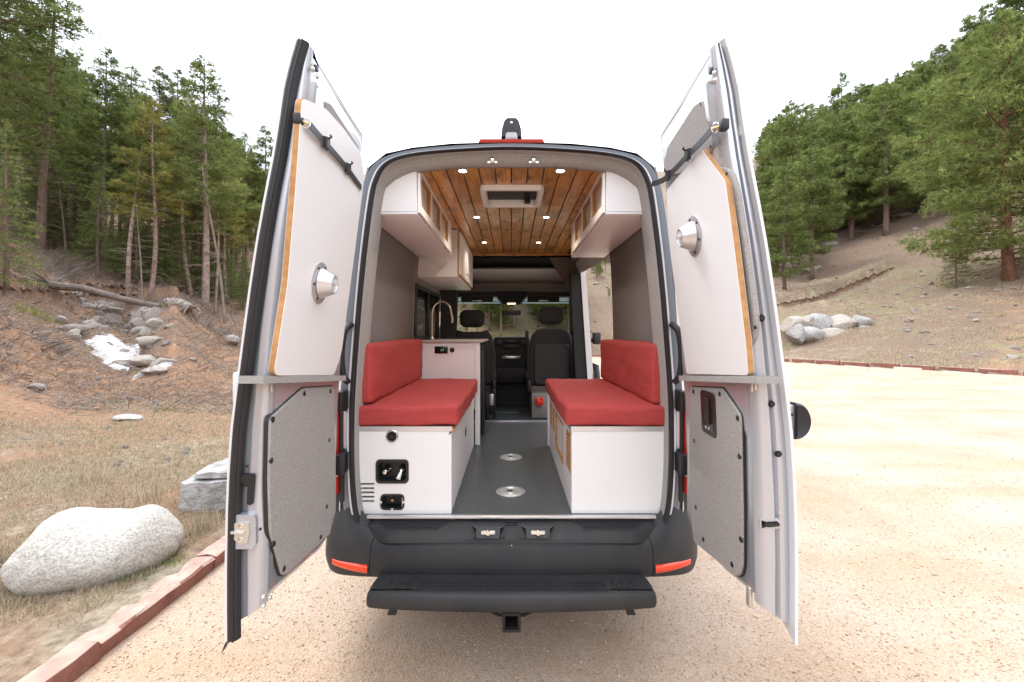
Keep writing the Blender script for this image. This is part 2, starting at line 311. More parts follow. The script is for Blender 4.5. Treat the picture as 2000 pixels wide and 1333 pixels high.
def fbm(x, y, s=0, o=4):
    r = 0; a = .5
    for i in range(o): r = r+a*vnoise(x*2**i, y*2**i, s+i); a *= .5
    return r-.47

# ---------------------------------------------------------------- the ground
KX = -2.08                                              # left kerb line (front face)
LOT = [(KX-.05, -14), (KX-.05, 30), (4, 29.5), (10, 27.5), (15.4, 23.9), (19.4, 16.5), (21.5, 9), (22.5, 0), (22, -14)]
def pz(l): return [(y, CH+(HY-py)*y/F) for y, py in l]
PROF = {  # photo column: (distance, height) of the land there
 -1400: [(0, .1), (3, .12), (5, .2), (8, 1.0), (12, 3), (18, 7), (30, 14), (60, 30), (150, 60)],
 0:    [(0, .1), (4, .12)]+pz([(6.3, 850), (8, 770), (10, 695), (14, 600), (18, 530), (22, 480), (27, 450), (40, 330), (80, 250), (140, 200)]),
 130:  [(0, .1), (4, .12)]+pz([(7.5, 822), (9, 785), (12, 700), (16, 625), (19, 575), (23, 515), (28, 475), (42, 370), (80, 290), (140, 240)]),
 250:  [(0, .1), (4, .12)]+pz([(8.4, 800), (10, 772), (12, 733), (14, 700), (17, 655), (20, 612), (24, 565), (30, 525), (45, 440), (80, 330), (140, 280)]),
 340:  [(0, .1), (4, .12)]+pz([(9, 790), (11, 750), (13, 690), (14.5, 640), (17, 605), (21, 590), (26, 570), (31, 540), (46, 455), (80, 350), (140, 290)]),
 430:  [(0, .1), (8, .12)]+pz([(12, 758), (15, 715), (18, 680), (22, 630), (26, 600), (32, 570), (50, 480), (80, 400), (140, 320)]),
 700:  [(0, .1), (22, .1)]+pz([(30, 650), (36, 600), (50, 520), (70, 440), (110, 390), (150, 340)]),
 1000: [(0, .1), (28, .1)]+pz([(32, 655), (38, 610), (46, 555), (60, 490), (90, 420), (150, 350)]),
 1180: [(0, .1), (27, .1)]+pz([(31, 650), (36, 590), (43, 535), (60, 470), (90, 400), (150, 330)]),
 1545: [(0, .1)]+pz([(24.6, 705), (27, 688), (29, 655), (30.5, 622), (35, 597), (42, 562), (50, 530), (60, 490), (80, 410), (110, 330), (150, 290)]),
 1727: [(0, .1)]+pz([(20.8, 712), (24, 680), (27, 640), (31, 600), (36, 560), (43, 510), (50, 465), (62, 410), (80, 340), (110, 260), (150, 220)]),
 2000: [(0, .1)]+pz([(17, 727), (20, 690), (24, 625), (28, 560), (32, 510), (40, 440), (50, 360), (70, 235), (100, 120), (150, 60)]),
 3400: [(0, .1), (24, .1), (28, 1), (40, 8), (70, 24), (150, 60)],
}
_az = []; _rr = np.concatenate([np.arange(0, 60, .25), np.arange(60, 230, 1.5)]); _tab = []
for k, l in sorted(PROF.items()):
    u = (k-HX)/F; s = math.hypot(1, u)
    if k in (-1400, 3400): s = 1.0
    _az.append(math.atan(u)); _tab.append(np.interp(_rr, [a*s for a, b in l], [b for a, b in l]))
_az = [-PI]+[_az[0]-.35]+_az+[_az[-1]+.35]+[PI]
_back = np.interp(_rr, [0, 30, 60, 200], [.1, .1, 4, 40]); _tab = [_back, _tab[0]]+_tab+[_tab[-1], _back]
_tab = np.array(_tab)
# smooth every profile a little
_tab = np.array([np.convolve(np.pad(q, 4, 'edge'), np.ones(9)/9, 'valid') for q in _tab])
def terrain_z(x, y, noise=True):
    x = np.asarray(x, float); y = np.asarray(y, float); r = np.hypot(x, y); th = np.arctan2(x, y)
    az = np.array(_az); i = np.clip(np.searchsorted(az, th)-1, 0, len(az)-2); w = (th-az[i])/(az[i+1]-az[i]); w = np.clip(w, 0, 1)
    ri = np.clip(np.interp(r, _rr, np.arange(len(_rr))), 0, len(_rr)-1.001); j = ri.astype(int); f = ri-j
    g = lambda a: _tab[a, j]*(1-f)+_tab[a, j+1]*f
    z = g(i)*(1-w)+g(i+1)*w
    d = sdf_poly(x, y, LOT)
    if noise:
        k = sstep(.4, 8, d)*sstep(3, 20, r)
        z = z+k*(fbm(x*.35, y*.35, 3)*.9+fbm(x*1.6, y*1.6, 9)*.28)+sstep(25, 70, r)*fbm(x*.08, y*.08, 5)*4*sstep(2, 20, d)
        z = z+sstep(.0, .6, d)*(fbm(x*3, y*3, 11)*.07+fbm(x*9, y*9, 14, 3)*.03)*1.0
        # eroded ledge on the left bank
        px = x/np.maximum(y, .1)*F+HX; l1 = np.interp(px, [-100, 0, 120, 230, 330, 360], [14, 15.5, 18.5, 21, 23.5, 24])
        l2 = np.interp(px, [1450, 1530, 1640, 1745, 1800], [36, 36.5, 37.5, 39, 40]); z = z+np.where((px > 1440) & (px < 1790) & (y > 2), .7*sstep(0, .5, y-l2)*(1-sstep(.5, 8, y-l2))*(1-sstep(1730, 1790, px)), 0)
        z = z+np.where((px < 350) & (y > 2), .45*sstep(0, .35, y-l1)*(1-sstep(.35, 4, y-l1)), 0)
    z = .09+(z-.09)*sstep(0, 2.5, d)
    return np.where(d < 0, -.06, z)
def tz(x, y): return float(terrain_z(np.array([x]), np.array([y]))[0])
def onland(px, y): x = (px-HX)/F*y; return Vector((x, y, tz(x, y)))
# fan-shaped sheet round the whole site: rings of growing radius
th = np.concatenate([np.linspace(-PI, -R(58), 40, endpoint=False), np.linspace(-R(58), R(58), 560, endpoint=False), np.linspace(R(58), PI, 41)])
rr = 1.2*np.exp(np.linspace(0, math.log(200/1.2), 330)); T, Q = np.meshgrid(th, rr)
X = np.sin(T)*Q; Y = np.cos(T)*Q; Z = terrain_z(X, Y); nT, nR = len(th), len(rr)
V = np.stack([X, Y, Z], -1).reshape(-1, 3); a = (np.arange(nR-1)[:, None]*nT+np.arange(nT-1)[None]).reshape(-1)
Fq = np.stack([a, a+1, a+nT+1, a+nT], -1)[:, ::-1]
def npmesh(name, V, Fq, m, smooth=True):
    me = bpy.data.meshes.new(name); V = np.asarray(V, np.float32); Fq = np.asarray(Fq, np.int32); n, k = Fq.shape
    me.vertices.add(len(V)); me.vertices.foreach_set('co', V.ravel()); me.loops.add(n*k); me.loops.foreach_set('vertex_index', Fq.ravel())
    me.polygons.add(n); me.polygons.foreach_set('loop_start', np.arange(n, dtype=np.int32)*k); me.polygons.foreach_set('loop_total', np.full(n, k, np.int32))
    me.update(calc_edges=True); me.validate()
    for q in (m if isinstance(m, (list, tuple)) else [m]): me.materials.append(M[q] if isinstance(q, str) else q)
    if smooth: me.polygons.foreach_set('use_smooth', [True]*n)
    return me
def vattr(me, name, val):
    if np.ndim(val) == 1: at = me.attributes.new(name, 'FLOAT', 'POINT'); at.data.foreach_set('value', np.asarray(val, np.float32))
    else:
        at = me.color_attributes.new(name, 'FLOAT_COLOR', 'POINT'); at.data.foreach_set('color', np.asarray(val, np.float32).ravel())
me = npmesh('hillside', V, Fq, 'terrain')
px = V[:, 0]/np.maximum(V[:, 1], .3)*F+HX; yy = V[:, 1]; d = sdf_poly(V[:, 0], V[:, 1], LOT); left = V[:, 0] < 0
py = HY-(V[:, 2]-CH)*F/np.maximum(yy, .3)
n1 = fbm(V[:, 0]*.25, V[:, 1]*.25, 21)*1.2
mid = sstep(600, 760, px)*(1-sstep(1300, 1480, px))
straw = np.where(left, .75-sstep(5.0, 7.2, yy-.006*px)*.65, .50-sstep(42, 52, yy)*.32)*(1-mid)+mid*.22+n1*.5
straw = np.where(left & (yy > 22), straw-.25, straw)
dark = np.interp(px, [-200, 1500, 1700, 1830, 2200], [.05, .25, .35, .65, .7])*(~left)*sstep(.0, .3, n1+.35)*(yy < 60); straw = straw-dark*.9
redc = np.where(left, .46+.25*(1-sstep(9, 14, yy))*sstep(6, 8, yy), .08+.30*sstep(1850, 1980, px)*(1-sstep(26, 34, yy)))+fbm(V[:, 0]*.7, V[:, 1]*.7, 31)*.75
l2 = np.interp(px, [1450, 1530, 1640, 1745, 1800], [36, 36.5, 37.5, 39, 40]); 
grn = np.where(left, .05, .28*(1-sstep(20, 34, d+0*yy))*sstep(1, 3, d))*(1-mid)+.22*mid+fbm(V[:, 0]*.3, V[:, 1]*.3, 41)*.45
vattr(me, 'soil', np.stack([np.clip(straw, 0, .8), np.clip(redc, 0, .7), np.clip(grn, 0, .55), np.ones(len(V))], -1))
tag(link('hillside', me), kind='structure')
# gravel lot (flat sheet just above) with faint ruts
gx = np.concatenate([np.linspace(KX-.04, 4, 90), np.linspace(4.2, 23, 40)]); gy = np.concatenate([np.linspace(-14, 0, 12), np.linspace(.2, 8, 110), np.linspace(8.3, 30, 60)])
GX, GY = np.meshgrid(gx, gy); dl = sdf_poly(GX, GY, LOT)
GZ = .004+(fbm(GX*1.2, GY*1.2, 51)*.025+fbm(GX*6, GY*6, 55, 3)*.010)*sstep(0, .4, -dl)
GZ = np.where(dl > .12, -.15, GZ)
Vg = np.stack([GX, GY, GZ], -1).reshape(-1, 3); a = (np.arange(len(gy)-1)[:, None]*len(gx)+np.arange(len(gx)-1)[None]).reshape(-1)
tag(link('gravel_lot', npmesh('gravel_lot', Vg, np.stack([a, a+1, a+len(gx)+1, a+len(gx)], -1), 'gravel')), kind='structure')
def lot_z(x, y): return .006+fbm(x*1.2, y*1.2, 51)*.025+fbm(x*6, y*6, 55, 3)*.010
# loose pebbles near the camera
def pebbles(name, n, xs, ys, zs, rad, m, flat=.6):
    base = np.array([(1, 0, 0), (-1, 0, 0), (0, 1, 0), (0, -1, 0), (0, 0, 1), (0, 0, -1)], float)
    fc = np.array([(0, 2, 4), (2, 1, 4), (1, 3, 4), (3, 0, 4), (2, 0, 5), (1, 2, 5), (3, 1, 5), (0, 3, 5)])
    a = rng.random(n)*2*PI; s = rad*rng.uniform(.6, 1.5, (n, 3))*np.array([1, 1, flat])
    b = base[None]*s[:, None]*rng.uniform(.7, 1.3, (n, 6, 1)); c, si = np.cos(a)[:, None], np.sin(a)[:, None]
    P = np.stack([b[..., 0]*c-b[..., 1]*si+xs[:, None], b[..., 0]*si+b[..., 1]*c+ys[:, None], b[..., 2]+zs[:, None]+rad[:, 0:1]*.15], -1)
    me = npmesh(name, P.reshape(-1, 3), (fc[None]+np.arange(n)[:, None, None]*6).reshape(-1, 3), m, False)
    vattr(me, 'tone', np.repeat(rng.random(n), 6)); return tag(link(name, me), kind='stuff')
m = M['pebble'] = mat('pebbles', (.4, .3, .2), .9); t, b = tree_of(m); at = nnode(t, 'ShaderNodeAttribute', attribute_name='tone'); r = nnode(t, 'ShaderNodeValToRGB')
e = r.color_ramp.elements; e[0].color = (.30, .20, .13, 1); e[1].color = (.64, .53, .40, 1); r.color_ramp.elements.new(.3).color = (.47, .34, .21, 1); r.color_ramp.elements.new(.8).color = (.54, .42, .30, 1)
lnk(t, at.outputs['Fac'], r.inputs[0]); lnk(t, r.outputs[0], b.inputs['Base Color'])
n = 42000; d0 = 1.3*np.exp(rng.random(n)**1.3*math.log(14/1.3)); u = rng.uniform(-1.25, 1.25, n); x = d0*u; ok = (x > KX+.05) & (x < 20); x, d0 = x[ok], d0[ok]; k = len(x)
pebbles('loose_gravel', k, x, d0, lot_z(x, d0), (.0020+.0016*rng.random((k, 1))**3*2.5)*(1+d0[:, None]*.06), 'pebble')

# ---------------------------------------------------------------- rocks
def rock_mesh(name, seed, m, sub=3, sharp=.0, squash=(1, 1, 1), rough=.22, cuts=6):
    b = bmesh.new(); bmesh.ops.create_icosphere(b, subdivisions=sub, radius=1); rs = np.random.default_rng(seed)
    P = np.array([v.co[:] for v in b.verts]); pl = rs.normal(size=(cuts, 3)); pl /= np.linalg.norm(pl, axis=1)[:, None]; dd = rs.uniform(.55, .9, cuts)
    for q, w in zip(pl, dd):
        s = P@q; over = np.maximum(s-w, 0); P = P-over[:, None]*q*(.95 if sharp else .7)
    nn = fbm(P[:, 0]*2.2+seed, P[:, 1]*2.2+P[:, 2]*1.7, seed)*rough+fbm(P[:, 0]*7+seed, P[:, 2]*7+P[:, 1]*5, seed+5)*rough*.35
    P = P*(1+nn)[:, None]*np.array(squash)
    for v, p in zip(b.verts, P): v.co = p
    me = bpy.data.meshes.new(name); b.to_mesh(me); b.free(); me.materials.append(M[m]); me.polygons.foreach_set('use_smooth', [True]*len(me.polygons))
    if sharp: me.set_sharp_from_angle(angle=R(28))
    return me
def rock(name, me, loc, size, rot, label, cat, group=None):
    o = link(name, me, None, loc); o.scale = size; o.rotation_euler = rot; return tag(o, label, cat, group)
# big pale granite boulder with two humps beside the kerb
b = bmesh.new(); bmesh.ops.create_icosphere(b, subdivisions=6, radius=1); P = np.array([v.co[:] for v in b.verts])
s = P[:, 0]; hump = .60+.42*np.exp(-((s+.42)/.40)**2)+.34*np.exp(-((s-.55)/.32)**2); hump = hump*np.interp(s, [-1, -.9, .9, 1], [1, 1, 1, 1])
Pz = np.where(P[:, 2] > 0, P[:, 2]*hump*.98, P[:, 2]*.7); P = np.stack([np.sign(P[:, 0])*np.abs(P[:, 0])**.78, P[:, 1]*(1.04-.12*P[:, 0]), Pz], -1)
P *= (1+.09*fbm(P[:, 0]*2.5, P[:, 1]*2.5+P[:, 2]*2, 77)+.018*fbm(P[:, 0]*14, P[:, 1]*14+P[:, 2]*11, 78))[:, None]
P *= np.array([.445, .33, .30])
for v, p in zip(b.verts, P): v.co = p
me = bpy.data.meshes.new('granite_boulder'); b.to_mesh(me); b.free(); me.materials.append(M['granite']); me.polygons.foreach_set('use_smooth', [True]*len(me.polygons))
BP = Vector((-2.76, 2.93, .20)); o = link('granite_boulder', me, None, BP); o.rotation_euler = (R(6), R(1), R(24)); tag(o, 'large pale speckled granite boulder with two rounded humps beside the red kerb', 'boulder')
# slab of grey layered rock behind it
V = []; rs = np.random.default_rng(5); G = MB(); lay = [(0, .27, .0), (.27, .33, .05)]
for z0, z1, ins in lay:
    n = 26; A = []; B = []
    base = [(-.62, -.34), (-.45, -.40), (.1, -.38), (.7, -.36), (.78, .0), (.7, .36), (.0, .40), (-.5, .38), (-.66, .1)]
    pts = catmull(base, 4, True)
    for i, p in enumerate(pts):
        j = 1-ins*.4+rs.uniform(-.02, .02); sh = z0*.35; A.append((p[0]*j+sh, p[1]*j+sh*.5, z0)); B.append((p[0]*j*rs.uniform(.975, 1.0)+sh+.02, p[1]*j*.985+sh*.5, z1+.006*math.sin(i*2.1)+.05*p[0]))
    G.prism(A, B)
q = U(398, 985, 3.75); G.v = [(v[0]*.95+q.x+.30, v[1]*.95+q.y+.42, v[2]*1.22+.04) for v in G.v]
o = G.build('gray_slab_rock', 'gneiss', None, True, 30); tag(o, 'angular gray layered rock slab behind the pale boulder, partly hidden by the left van door', 'rock')

# left red sandstone kerb, block by block
rs = np.random.default_rng(3)
def kerb_block(p0, p1, w, h, m=('sandstone', 'sandstone_top'), name='kerb_stone', seed=0, nseg=8, rough=.008):
    """p0,p1 front bottom edge on the lot side; w goes to the left of the direction"""
    p0, p1 = Vector((*p0, 0)), Vector((*p1, 0)); d = (p1-p0); L = d.length; d.normalize(); nrm = Vector((-d.y, d.x, 0)); r_ = np.random.default_rng(seed)
    sec = [(0, -.05), (.004, h*.45), (0, h-.012), (.012, h), (w*.5, h+.003), (w, h-.004), (w+.005, -.05)]; V = []; Fc = []
    for i in range(nseg+1):
        for k, (a, b_) in enumerate(sec):
            j = r_.uniform(-rough, rough, 2); c = p0+d*(L*i/nseg)+nrm*(a+j[0])+Vector((0, 0, b_+j[1]*.6)); V.append(c)
    m_ = len(sec)
    for i in range(nseg):
        for k in range(m_-1): Fc.append((i*m_+k, (i+1)*m_+k, (i+1)*m_+k+1, i*m_+k+1))
    Fc += [tuple(range(m_)), tuple(nseg*m_+k for k in reversed(range(m_)))]
    A = np.array([tuple(v) for v in V]); c = A.mean(0); c[2] = 0; me = meshdata(name, A-c, Fc, list(m), True, 35)
    for i, f in enumerate(me.polygons):
        if f.normal.z > .7: f.material_index = 1
    return link(name, me, None, c)
ys = [1.15, 2.20, 3.04, 3.95]; n = 0; y = -1.6
ylist = [-1.6, -.7, .22]+ys
while ylist[-1] < 29: ylist.append(ylist[-1]+rs.uniform(.85, 1.1))
LBL = {3: 'red sandstone kerb block at the lower left corner of the lot', 4: 'long red sandstone kerb block beside the pale boulder', 5: 'red sandstone kerb block running behind the open left van door'}
for i in range(len(ylist)-1):
    dx = rs.uniform(-.012, .012); w = rs.uniform(.13, .18); h = .092+rs.uniform(-.008, .010)
    ww = [KX+dx, KX+dx+rs.uniform(-.012, .012)]
    o = kerb_block((ww[0], ylist[i]+.006), (ww[1], ylist[i+1]-.006), w, h, seed=i)
    tag(o, LBL.get(i, 'red sandstone kerb block of the left row beyond the van' if i > 5 else 'red sandstone kerb block of the left row beside the camera'), 'kerb stone', 'red kerb stones along the left of the lot')
# far kerb on the right
far = []; line = [(4, 29.5), (10, 27.5), (15.4, 23.9), (19.4, 16.5), (21.5, 9)]; i = 0
for a, c in zip(line[:-1], line[1:]):
    L = math.dist(a, c); k = int(L/1.15)
    for j in range(k):
        p = Vector(a).lerp(Vector(c), j/k); q = Vector(a).lerp(Vector(c), (j+1)/k-.02); i += 1
        o = kerb_block(tuple(p), tuple(q), .2, .19+.01*math.sin(i*2.3), seed=100+i, nseg=2, rough=.012)
        far.append(o); tag(o, 'red sandstone kerb block in the far row where the gravel meets the grassy hill', 'kerb stone', 'red kerb stones at the far edge of the lot')
ORD = ['first', 'second', 'third', 'fourth', 'fifth', 'sixth', 'seventh', 'eighth', 'ninth', 'tenth', 'eleventh', 'twelfth']
vis = [o for o in far if 1535 < o.location.x/max(o.location.y, .1)*F+HX < 2000][::-1]
for i, o in enumerate(vis[:12]): o['label'] = 'red sandstone kerb block, %s from the right edge of the photo in the far row' % ORD[i]
PS = [((1650, 717), (1697, 720), 'pale concrete parking stop farthest left by the far kerb'), ((1745, 719), (1801, 722), 'pale concrete parking stop second from the left by the far kerb'),
      ((1841, 727), (1919, 733), 'longest pale concrete parking stop, third by the far kerb'), ((1973, 738), (2040, 741), 'pale concrete parking stop cut by the right edge of the photo')]
M['concrete'] = mat('pale_concrete', (.55, .49, .40), .9, var=(10, .5, (.45, .38, .30)))
for a, c, lb in PS:
    ya = F*CH/(a[1]+2.5-HY); yc = F*CH/(c[1]+2.5-HY); p = Vector(((a[0]-HX)/F*ya, ya, 0)); q = Vector(((c[0]-HX)/F*yc, yc, 0)); d = (q-p).normalized(); nn = Vector((-d.y, d.x, 0))*.09
    o = MB().prism([p-nn, q-nn, q+nn, p+nn], [v+Vector((0, 0, .11))for v in (p-nn*.6+d*.03, q-nn*.6-d*.03, q+nn*.6-d*.03, p+nn*.6+d*.03)]).build('parking_stop', 'concrete'); tag(o, lb, 'parking stop', 'parking stops along the far kerb')

# rocks of the gully on the left
rk = [rock_mesh('gully_rock', 10+i, ('rock', 'dark_rock', 'rock', 'rock', 'dark_rock')[i], 3, .3, (1, .9, .9), .42) for i in range(5)]
rs = np.random.default_rng(12)
def scatter_rocks(cent, n, spread, smin, smax, label, group, meshes=rk):
    for i in range(n):
        t_ = rs.uniform(0, len(cent)-1.001); k = int(t_); f = t_-k; px = cent[k][0]*(1-f)+cent[k+1][0]*f+rs.normal()*spread[0]; dd = cent[k][1]*(1-f)+cent[k+1][1]*f+rs.normal()*spread[1]
        p = onland(px, dd); s = smin+(smax-smin)*rs.random()**2.2
        lb_ = ('small ' if s < smin+.25*(smax-smin) else 'larger ' if s > smin+.6*(smax-smin) else 'middling ')+label+(', left part' if px < cent[0][0]*.6+cent[-1][0]*.4 else ', right part')
        rock('gully_rock', meshes[rs.integers(len(meshes))], p+Vector((0, 0, s*.12)), (s*rs.uniform(.8, 1.3), s, s*rs.uniform(.7, 1.2)), (rs.uniform(-.5, .5), rs.uniform(-.5, .5), rs.random()*6), lb_, 'rock', group)
scatter_rocks([(150, 20.5), (200, 18.5), (240, 17.2), (300, 16.2)], 52, (26, .9), .10, .42, 'tan rock in the dry gully above the snow', 'rocks in the gully above the snow')
scatter_rocks([(150, 14.8), (240, 14), (330, 13.6)], 30, (30, .8), .08, .28, 'tan rock beside the snow patches', 'rocks round the snow patches')
scatter_rocks([(380, 20), (470, 19)], 14, (26, .8), .08, .25, 'gray rock on the slope below the trees, right of the fallen log', 'rocks right of the fallen log')
scatter_rocks([(20, 11), (150, 10.5), (330, 11.5), (430, 12)], 46, (50, 1.6), .02, .08, 'pale stone lying on the brown left bank', 'small stones on the left bank')
scatter_rocks([(100, 5.5), (300, 6.5), (420, 7)], 44, (60, .9), .012, .045, 'pale stone in the dry grass verge', 'small stones in the verge')
def rk1(px, d, size, rz, seed, m, label, squash=(1, .8, .6), tilt=(0, 0)):
    p = onland(px, d); rock('rock', rock_mesh('rock', seed, m, 4, .3, squash, .2), p+Vector((0, 0, size[2]*.35)), size, (tilt[0], tilt[1], rz), label, 'rock')
rk1(357, 19.8, (.78, .6, .45), .2, 61, 'rock', 'large flat gray rock leaning at the right end of the fallen log', tilt=(0, .25))
rk1(372, 18.2, (.30, .3, .38), 1.2, 62, 'dark_rock', 'round dark rock below the large flat one at the log end')
rk1(298, 17.3, (.32, .3, .4), .6, 63, 'rock', 'squarish tan rock just under the right end of the fallen log')
rk1(205, 18.8, (.75, .4, .25), .1, 64, 'rock', 'long low tan rock just above the fallen log', tilt=(0, .05))
rk1(143, 13.9, (.42, .3, .28), .3, 65, 'dark_rock', 'gray rock at the left end of the upper snow patch')
rk1(238, 13.2, (.30, .25, .25), .3, 66, 'dark_rock', 'brown rock rising through the middle of the upper snow patch')
rk1(292, 13.9, (.45, .3, .32), .8, 67, 'rock', 'gray rock at the right end of the upper snow patch')
rk1(283, 12.6, (.50, .35, .32), -.3, 68, 'rock', 'pale rock just above the lower snow patch')
rk1(318, 12.1, (.40, .3, .26), -.3, 69, 'rock', 'tan rock at the right end of the lower snow patch')
rk1(302, 11.6, (.36, .3, .2), -.3, 70, 'rock', 'flat tan rock at the lower edge of the lower snow patch')
rk1(73, 8.7, (.18, .15, .16), -.3, 71, 'rock', 'single round tan rock low on the brown left bank')
rk1(452, 18.3, (.40, .3, .42), -.3, 72, 'rock', 'pale rock close to the edge of the left van door')
rk1(250, 7.5, (.30, .2, .12), -.3, 73, 'granite', 'flat white rock low in the dry grass at the foot of the bank')
rk1(376, 13.0, (.16, .14, .12), -.3, 74, 'rock', 'small pale rock alone on the brown bank right of the snow')
# snow patches laid on the land
def snow(poly, label):
    P = [((px-HX)/F*d, d) for px, d in poly]; P = [tuple(p) for p in catmull(P, 5, True)]; xs = [p[0] for p in P]; ys_ = [p[1] for p in P]
    nx = 60; A, B = np.meshgrid(np.linspace(min(xs)-.2, max(xs)+.2, nx), np.linspace(min(ys_)-.2, max(ys_)+.2, nx)); dd = sdf_poly(A, B, P)+fbm(A*3, B*3, 3)*.55
    H = terrain_z(A, B)+.22*sstep(.12, -.7, dd)-.08; Vs = np.stack([A, B, H], -1).reshape(-1, 3)
    a = (np.arange(nx-1)[:, None]*nx+np.arange(nx-1)[None]).reshape(-1); Fs = np.stack([a, a+1, a+nx+1, a+nx], -1); keep = (dd.reshape(-1)[Fs] < .12).any(1)
    o = link('snow_patch', npmesh('snow_patch', Vs, Fs[keep], 'snow')); tag(o, label, 'snow patch')
snow([(160, 13.3), (172, 14.3), (215, 15.4), (275, 15.1), (288, 14.0), (265, 12.6), (212, 12.4)], 'larger upper patch of old snow among the gully rocks')
snow([(222, 11.9), (262, 11.7), (290, 12.5), (345, 12.3), (350, 11.9), (300, 11.5), (268, 11.05), (228, 11.05)], 'smaller lower patch of old snow below the rocks')
# fallen log
pa, pb = onland(100, 17.6), onland(312, 18.0); pts = [pa+Vector((0, 0, .5)), pa.lerp(pb, .15)+Vector((0, 0, .50)), pa.lerp(pb, .3)+Vector((0, 0, .55)), pa.lerp(pb, .65)+Vector((0, 0, .38)), pb+Vector((0, 0, .3))]
lg = thing('fallen_log', pa, 'gray fallen log lying across the gully above the snow', 'log')
G = MB(); G.tube([tuple(p) for p in catmull([tuple(p) for p in pts], 5)], list(np.linspace(.17, .11, 21)), 10); G.build('trunk', 'log', lg)
G = MB()
for i in range(16): d_ = Vector((rs.uniform(-1.2, .2), rs.uniform(-1, 1), rs.uniform(-.5, .9))); G.tube([pa+Vector((0, 0, .5)), pa+Vector((0, 0, .5))+d_*.4, pa+Vector((0, 0, .4))+d_*.9], [.05, .03, .012], 4)
o = G.build('root', 'log', lg); o['kind'] = 'stuff'
pb2 = onland(370, 17.8); G = MB()
for i in range(18): d_ = Vector((rs.uniform(-1.2, 1.0), rs.uniform(-1, .2), rs.uniform(-.9, .4))); G.tube([pb2+Vector((0, 0, .5)), pb2+Vector((0, 0, .4))+d_*.5, pb2+Vector((0, 0, .1))+d_*.9], [.07, .04, .012], 5)
tag(G.build('dead_root_mass', 'bark'), 'tangle of exposed dead roots on the bank right of the snow', 'roots')

# dry stone retaining wall on the right
wl = thing('stone_wall', onland(1600, 29), 'low wall of stacked gray boulders at the foot of the right hill', 'stone wall')
WR = [(1545, 29.2, 1.0, .42, 637), (1566, 29.2, .55, .42, 637), (1592, 29.2, .9, .5, 634), (1632, 29, 1.0, .55, 637), (1668, 28.8, .45, .42, 632), (1648, 28.6, .8, .5, 655), (1690, 28.4, .95, .42, 648), (1546, 28.2, .5, .5, 655), (1572, 28.2, .8, .36, 656), (1612, 28.2, .9, .34, 657), (1680, 27.2, 1.15, .45, 679), (1655, 27.6, .5, .35, 668), (1715, 28, .9, .3, 664)]
for i, (px, d, w, h, pyc) in enumerate(WR):
    c = U(px, pyc, d); c = c+Vector((0, -.55, .02)); me = rock_mesh('stone', 200+i, 'gneiss' if i % 3 else 'rock', 3, .3, (1, .8, .8), .22, 8); o = link('stone', me, wl, c); o.scale = (w*1.12, .9, h*1.9); o.rotation_euler = (rs.uniform(-.1, .1), rs.uniform(-.12, .12)+(.2 if i in (10, 12) else 0), 0)
sc_r = [rock_mesh('hill_rock', 30+i, ('rock', 'dark_rock', 'dark_rock')[i], 2, .3, (1, .8, .65), .3) for i in range(3)]
def hillrocks(n, pxr, dr, sm, label, group):
    for i in range(n):
        p = onland(rs.uniform(*pxr), rs.uniform(*dr)); s = sm*(.4+rs.random()**2*1.2)
        rock('hill_rock', sc_r[rs.integers(3)], p, (s*rs.uniform(.8, 1.5), s, s*rs.uniform(.6, 1)), (0, rs.uniform(-.3, .3), rs.random()*6), label, 'rock', group)
hillrocks(110, (1740, 2040), (19, 38), .20, 'pale stone scattered on the open slope below the big pine', 'stones on the right slope')
hillrocks(45, (1540, 1740), (31, 50), .20, 'small stone on the dry meadow slope above the stone wall', 'stones on the meadow slope')
hillrocks(90, (1540, 1900), (47, 85), .8, 'rock outcrop among the pines on the right hill', 'outcrops among the right hill pines')
hillrocks(70, (860, 1230), (31, 56), .32, 'pale outcrop on the rocky slope seen through the van', 'outcrops seen through the van')

# small eroded cut banks: irregular dark earth lips following the slope
def cut_bank(pl, hgt, seed):
    P = np.array(catmull([((px-HX)/F*d, d) for px, d in pl], 14)); r_ = np.random.default_rng(seed); z = terrain_z(P[:, 0], P[:, 1]); V = []; Fc = []; n = len(P)
    env = np.sin(np.linspace(.06, .94, n)*PI)**.5
    for i, (p, q) in enumerate(zip(P, z)):
        j = r_.normal(size=6)*.05; h = hgt*env[i]*(.7+.6*r_.random()); d = p/np.linalg.norm(p)
        for k, (a, b_) in enumerate(((-.35, -.12), (-.10+j[0], .25*h), (-.02+j[1], .8*h), (-.12+j[2], h), (.25, h*1.02), (1.1, h*.55), (1.7, -.10))): V.append((p[0]+d[0]*a, p[1]+d[1]*a, q+b_+j[3]*.4))
    for i in range(n-1):
        for k in range(6): Fc.append((i*7+k, (i+1)*7+k, (i+1)*7+k+1, i*7+k+1))
    c = MB(); c.v = V; c.f = Fc; return c
M['earth'] = mat('dark_earth', (.16, .10, .068), .95, var=(3, .9, (.27, .165, .10), 9), bump=(9, .06))
o = cut_bank([(1515, 35.5), (1560, 36), (1610, 36.8), (1660, 37.6), (1700, 38.2), (1745, 39)], .38, 1).build('eroded_bank', 'earth'); tag(o, kind='structure')
o = cut_bank([(-30, 14.5), (40, 15.8), (110, 17.8), (160, 19.5), (215, 21), (270, 22.5)], .42, 2).build('eroded_bank', 'earth'); tag(o, kind='structure')

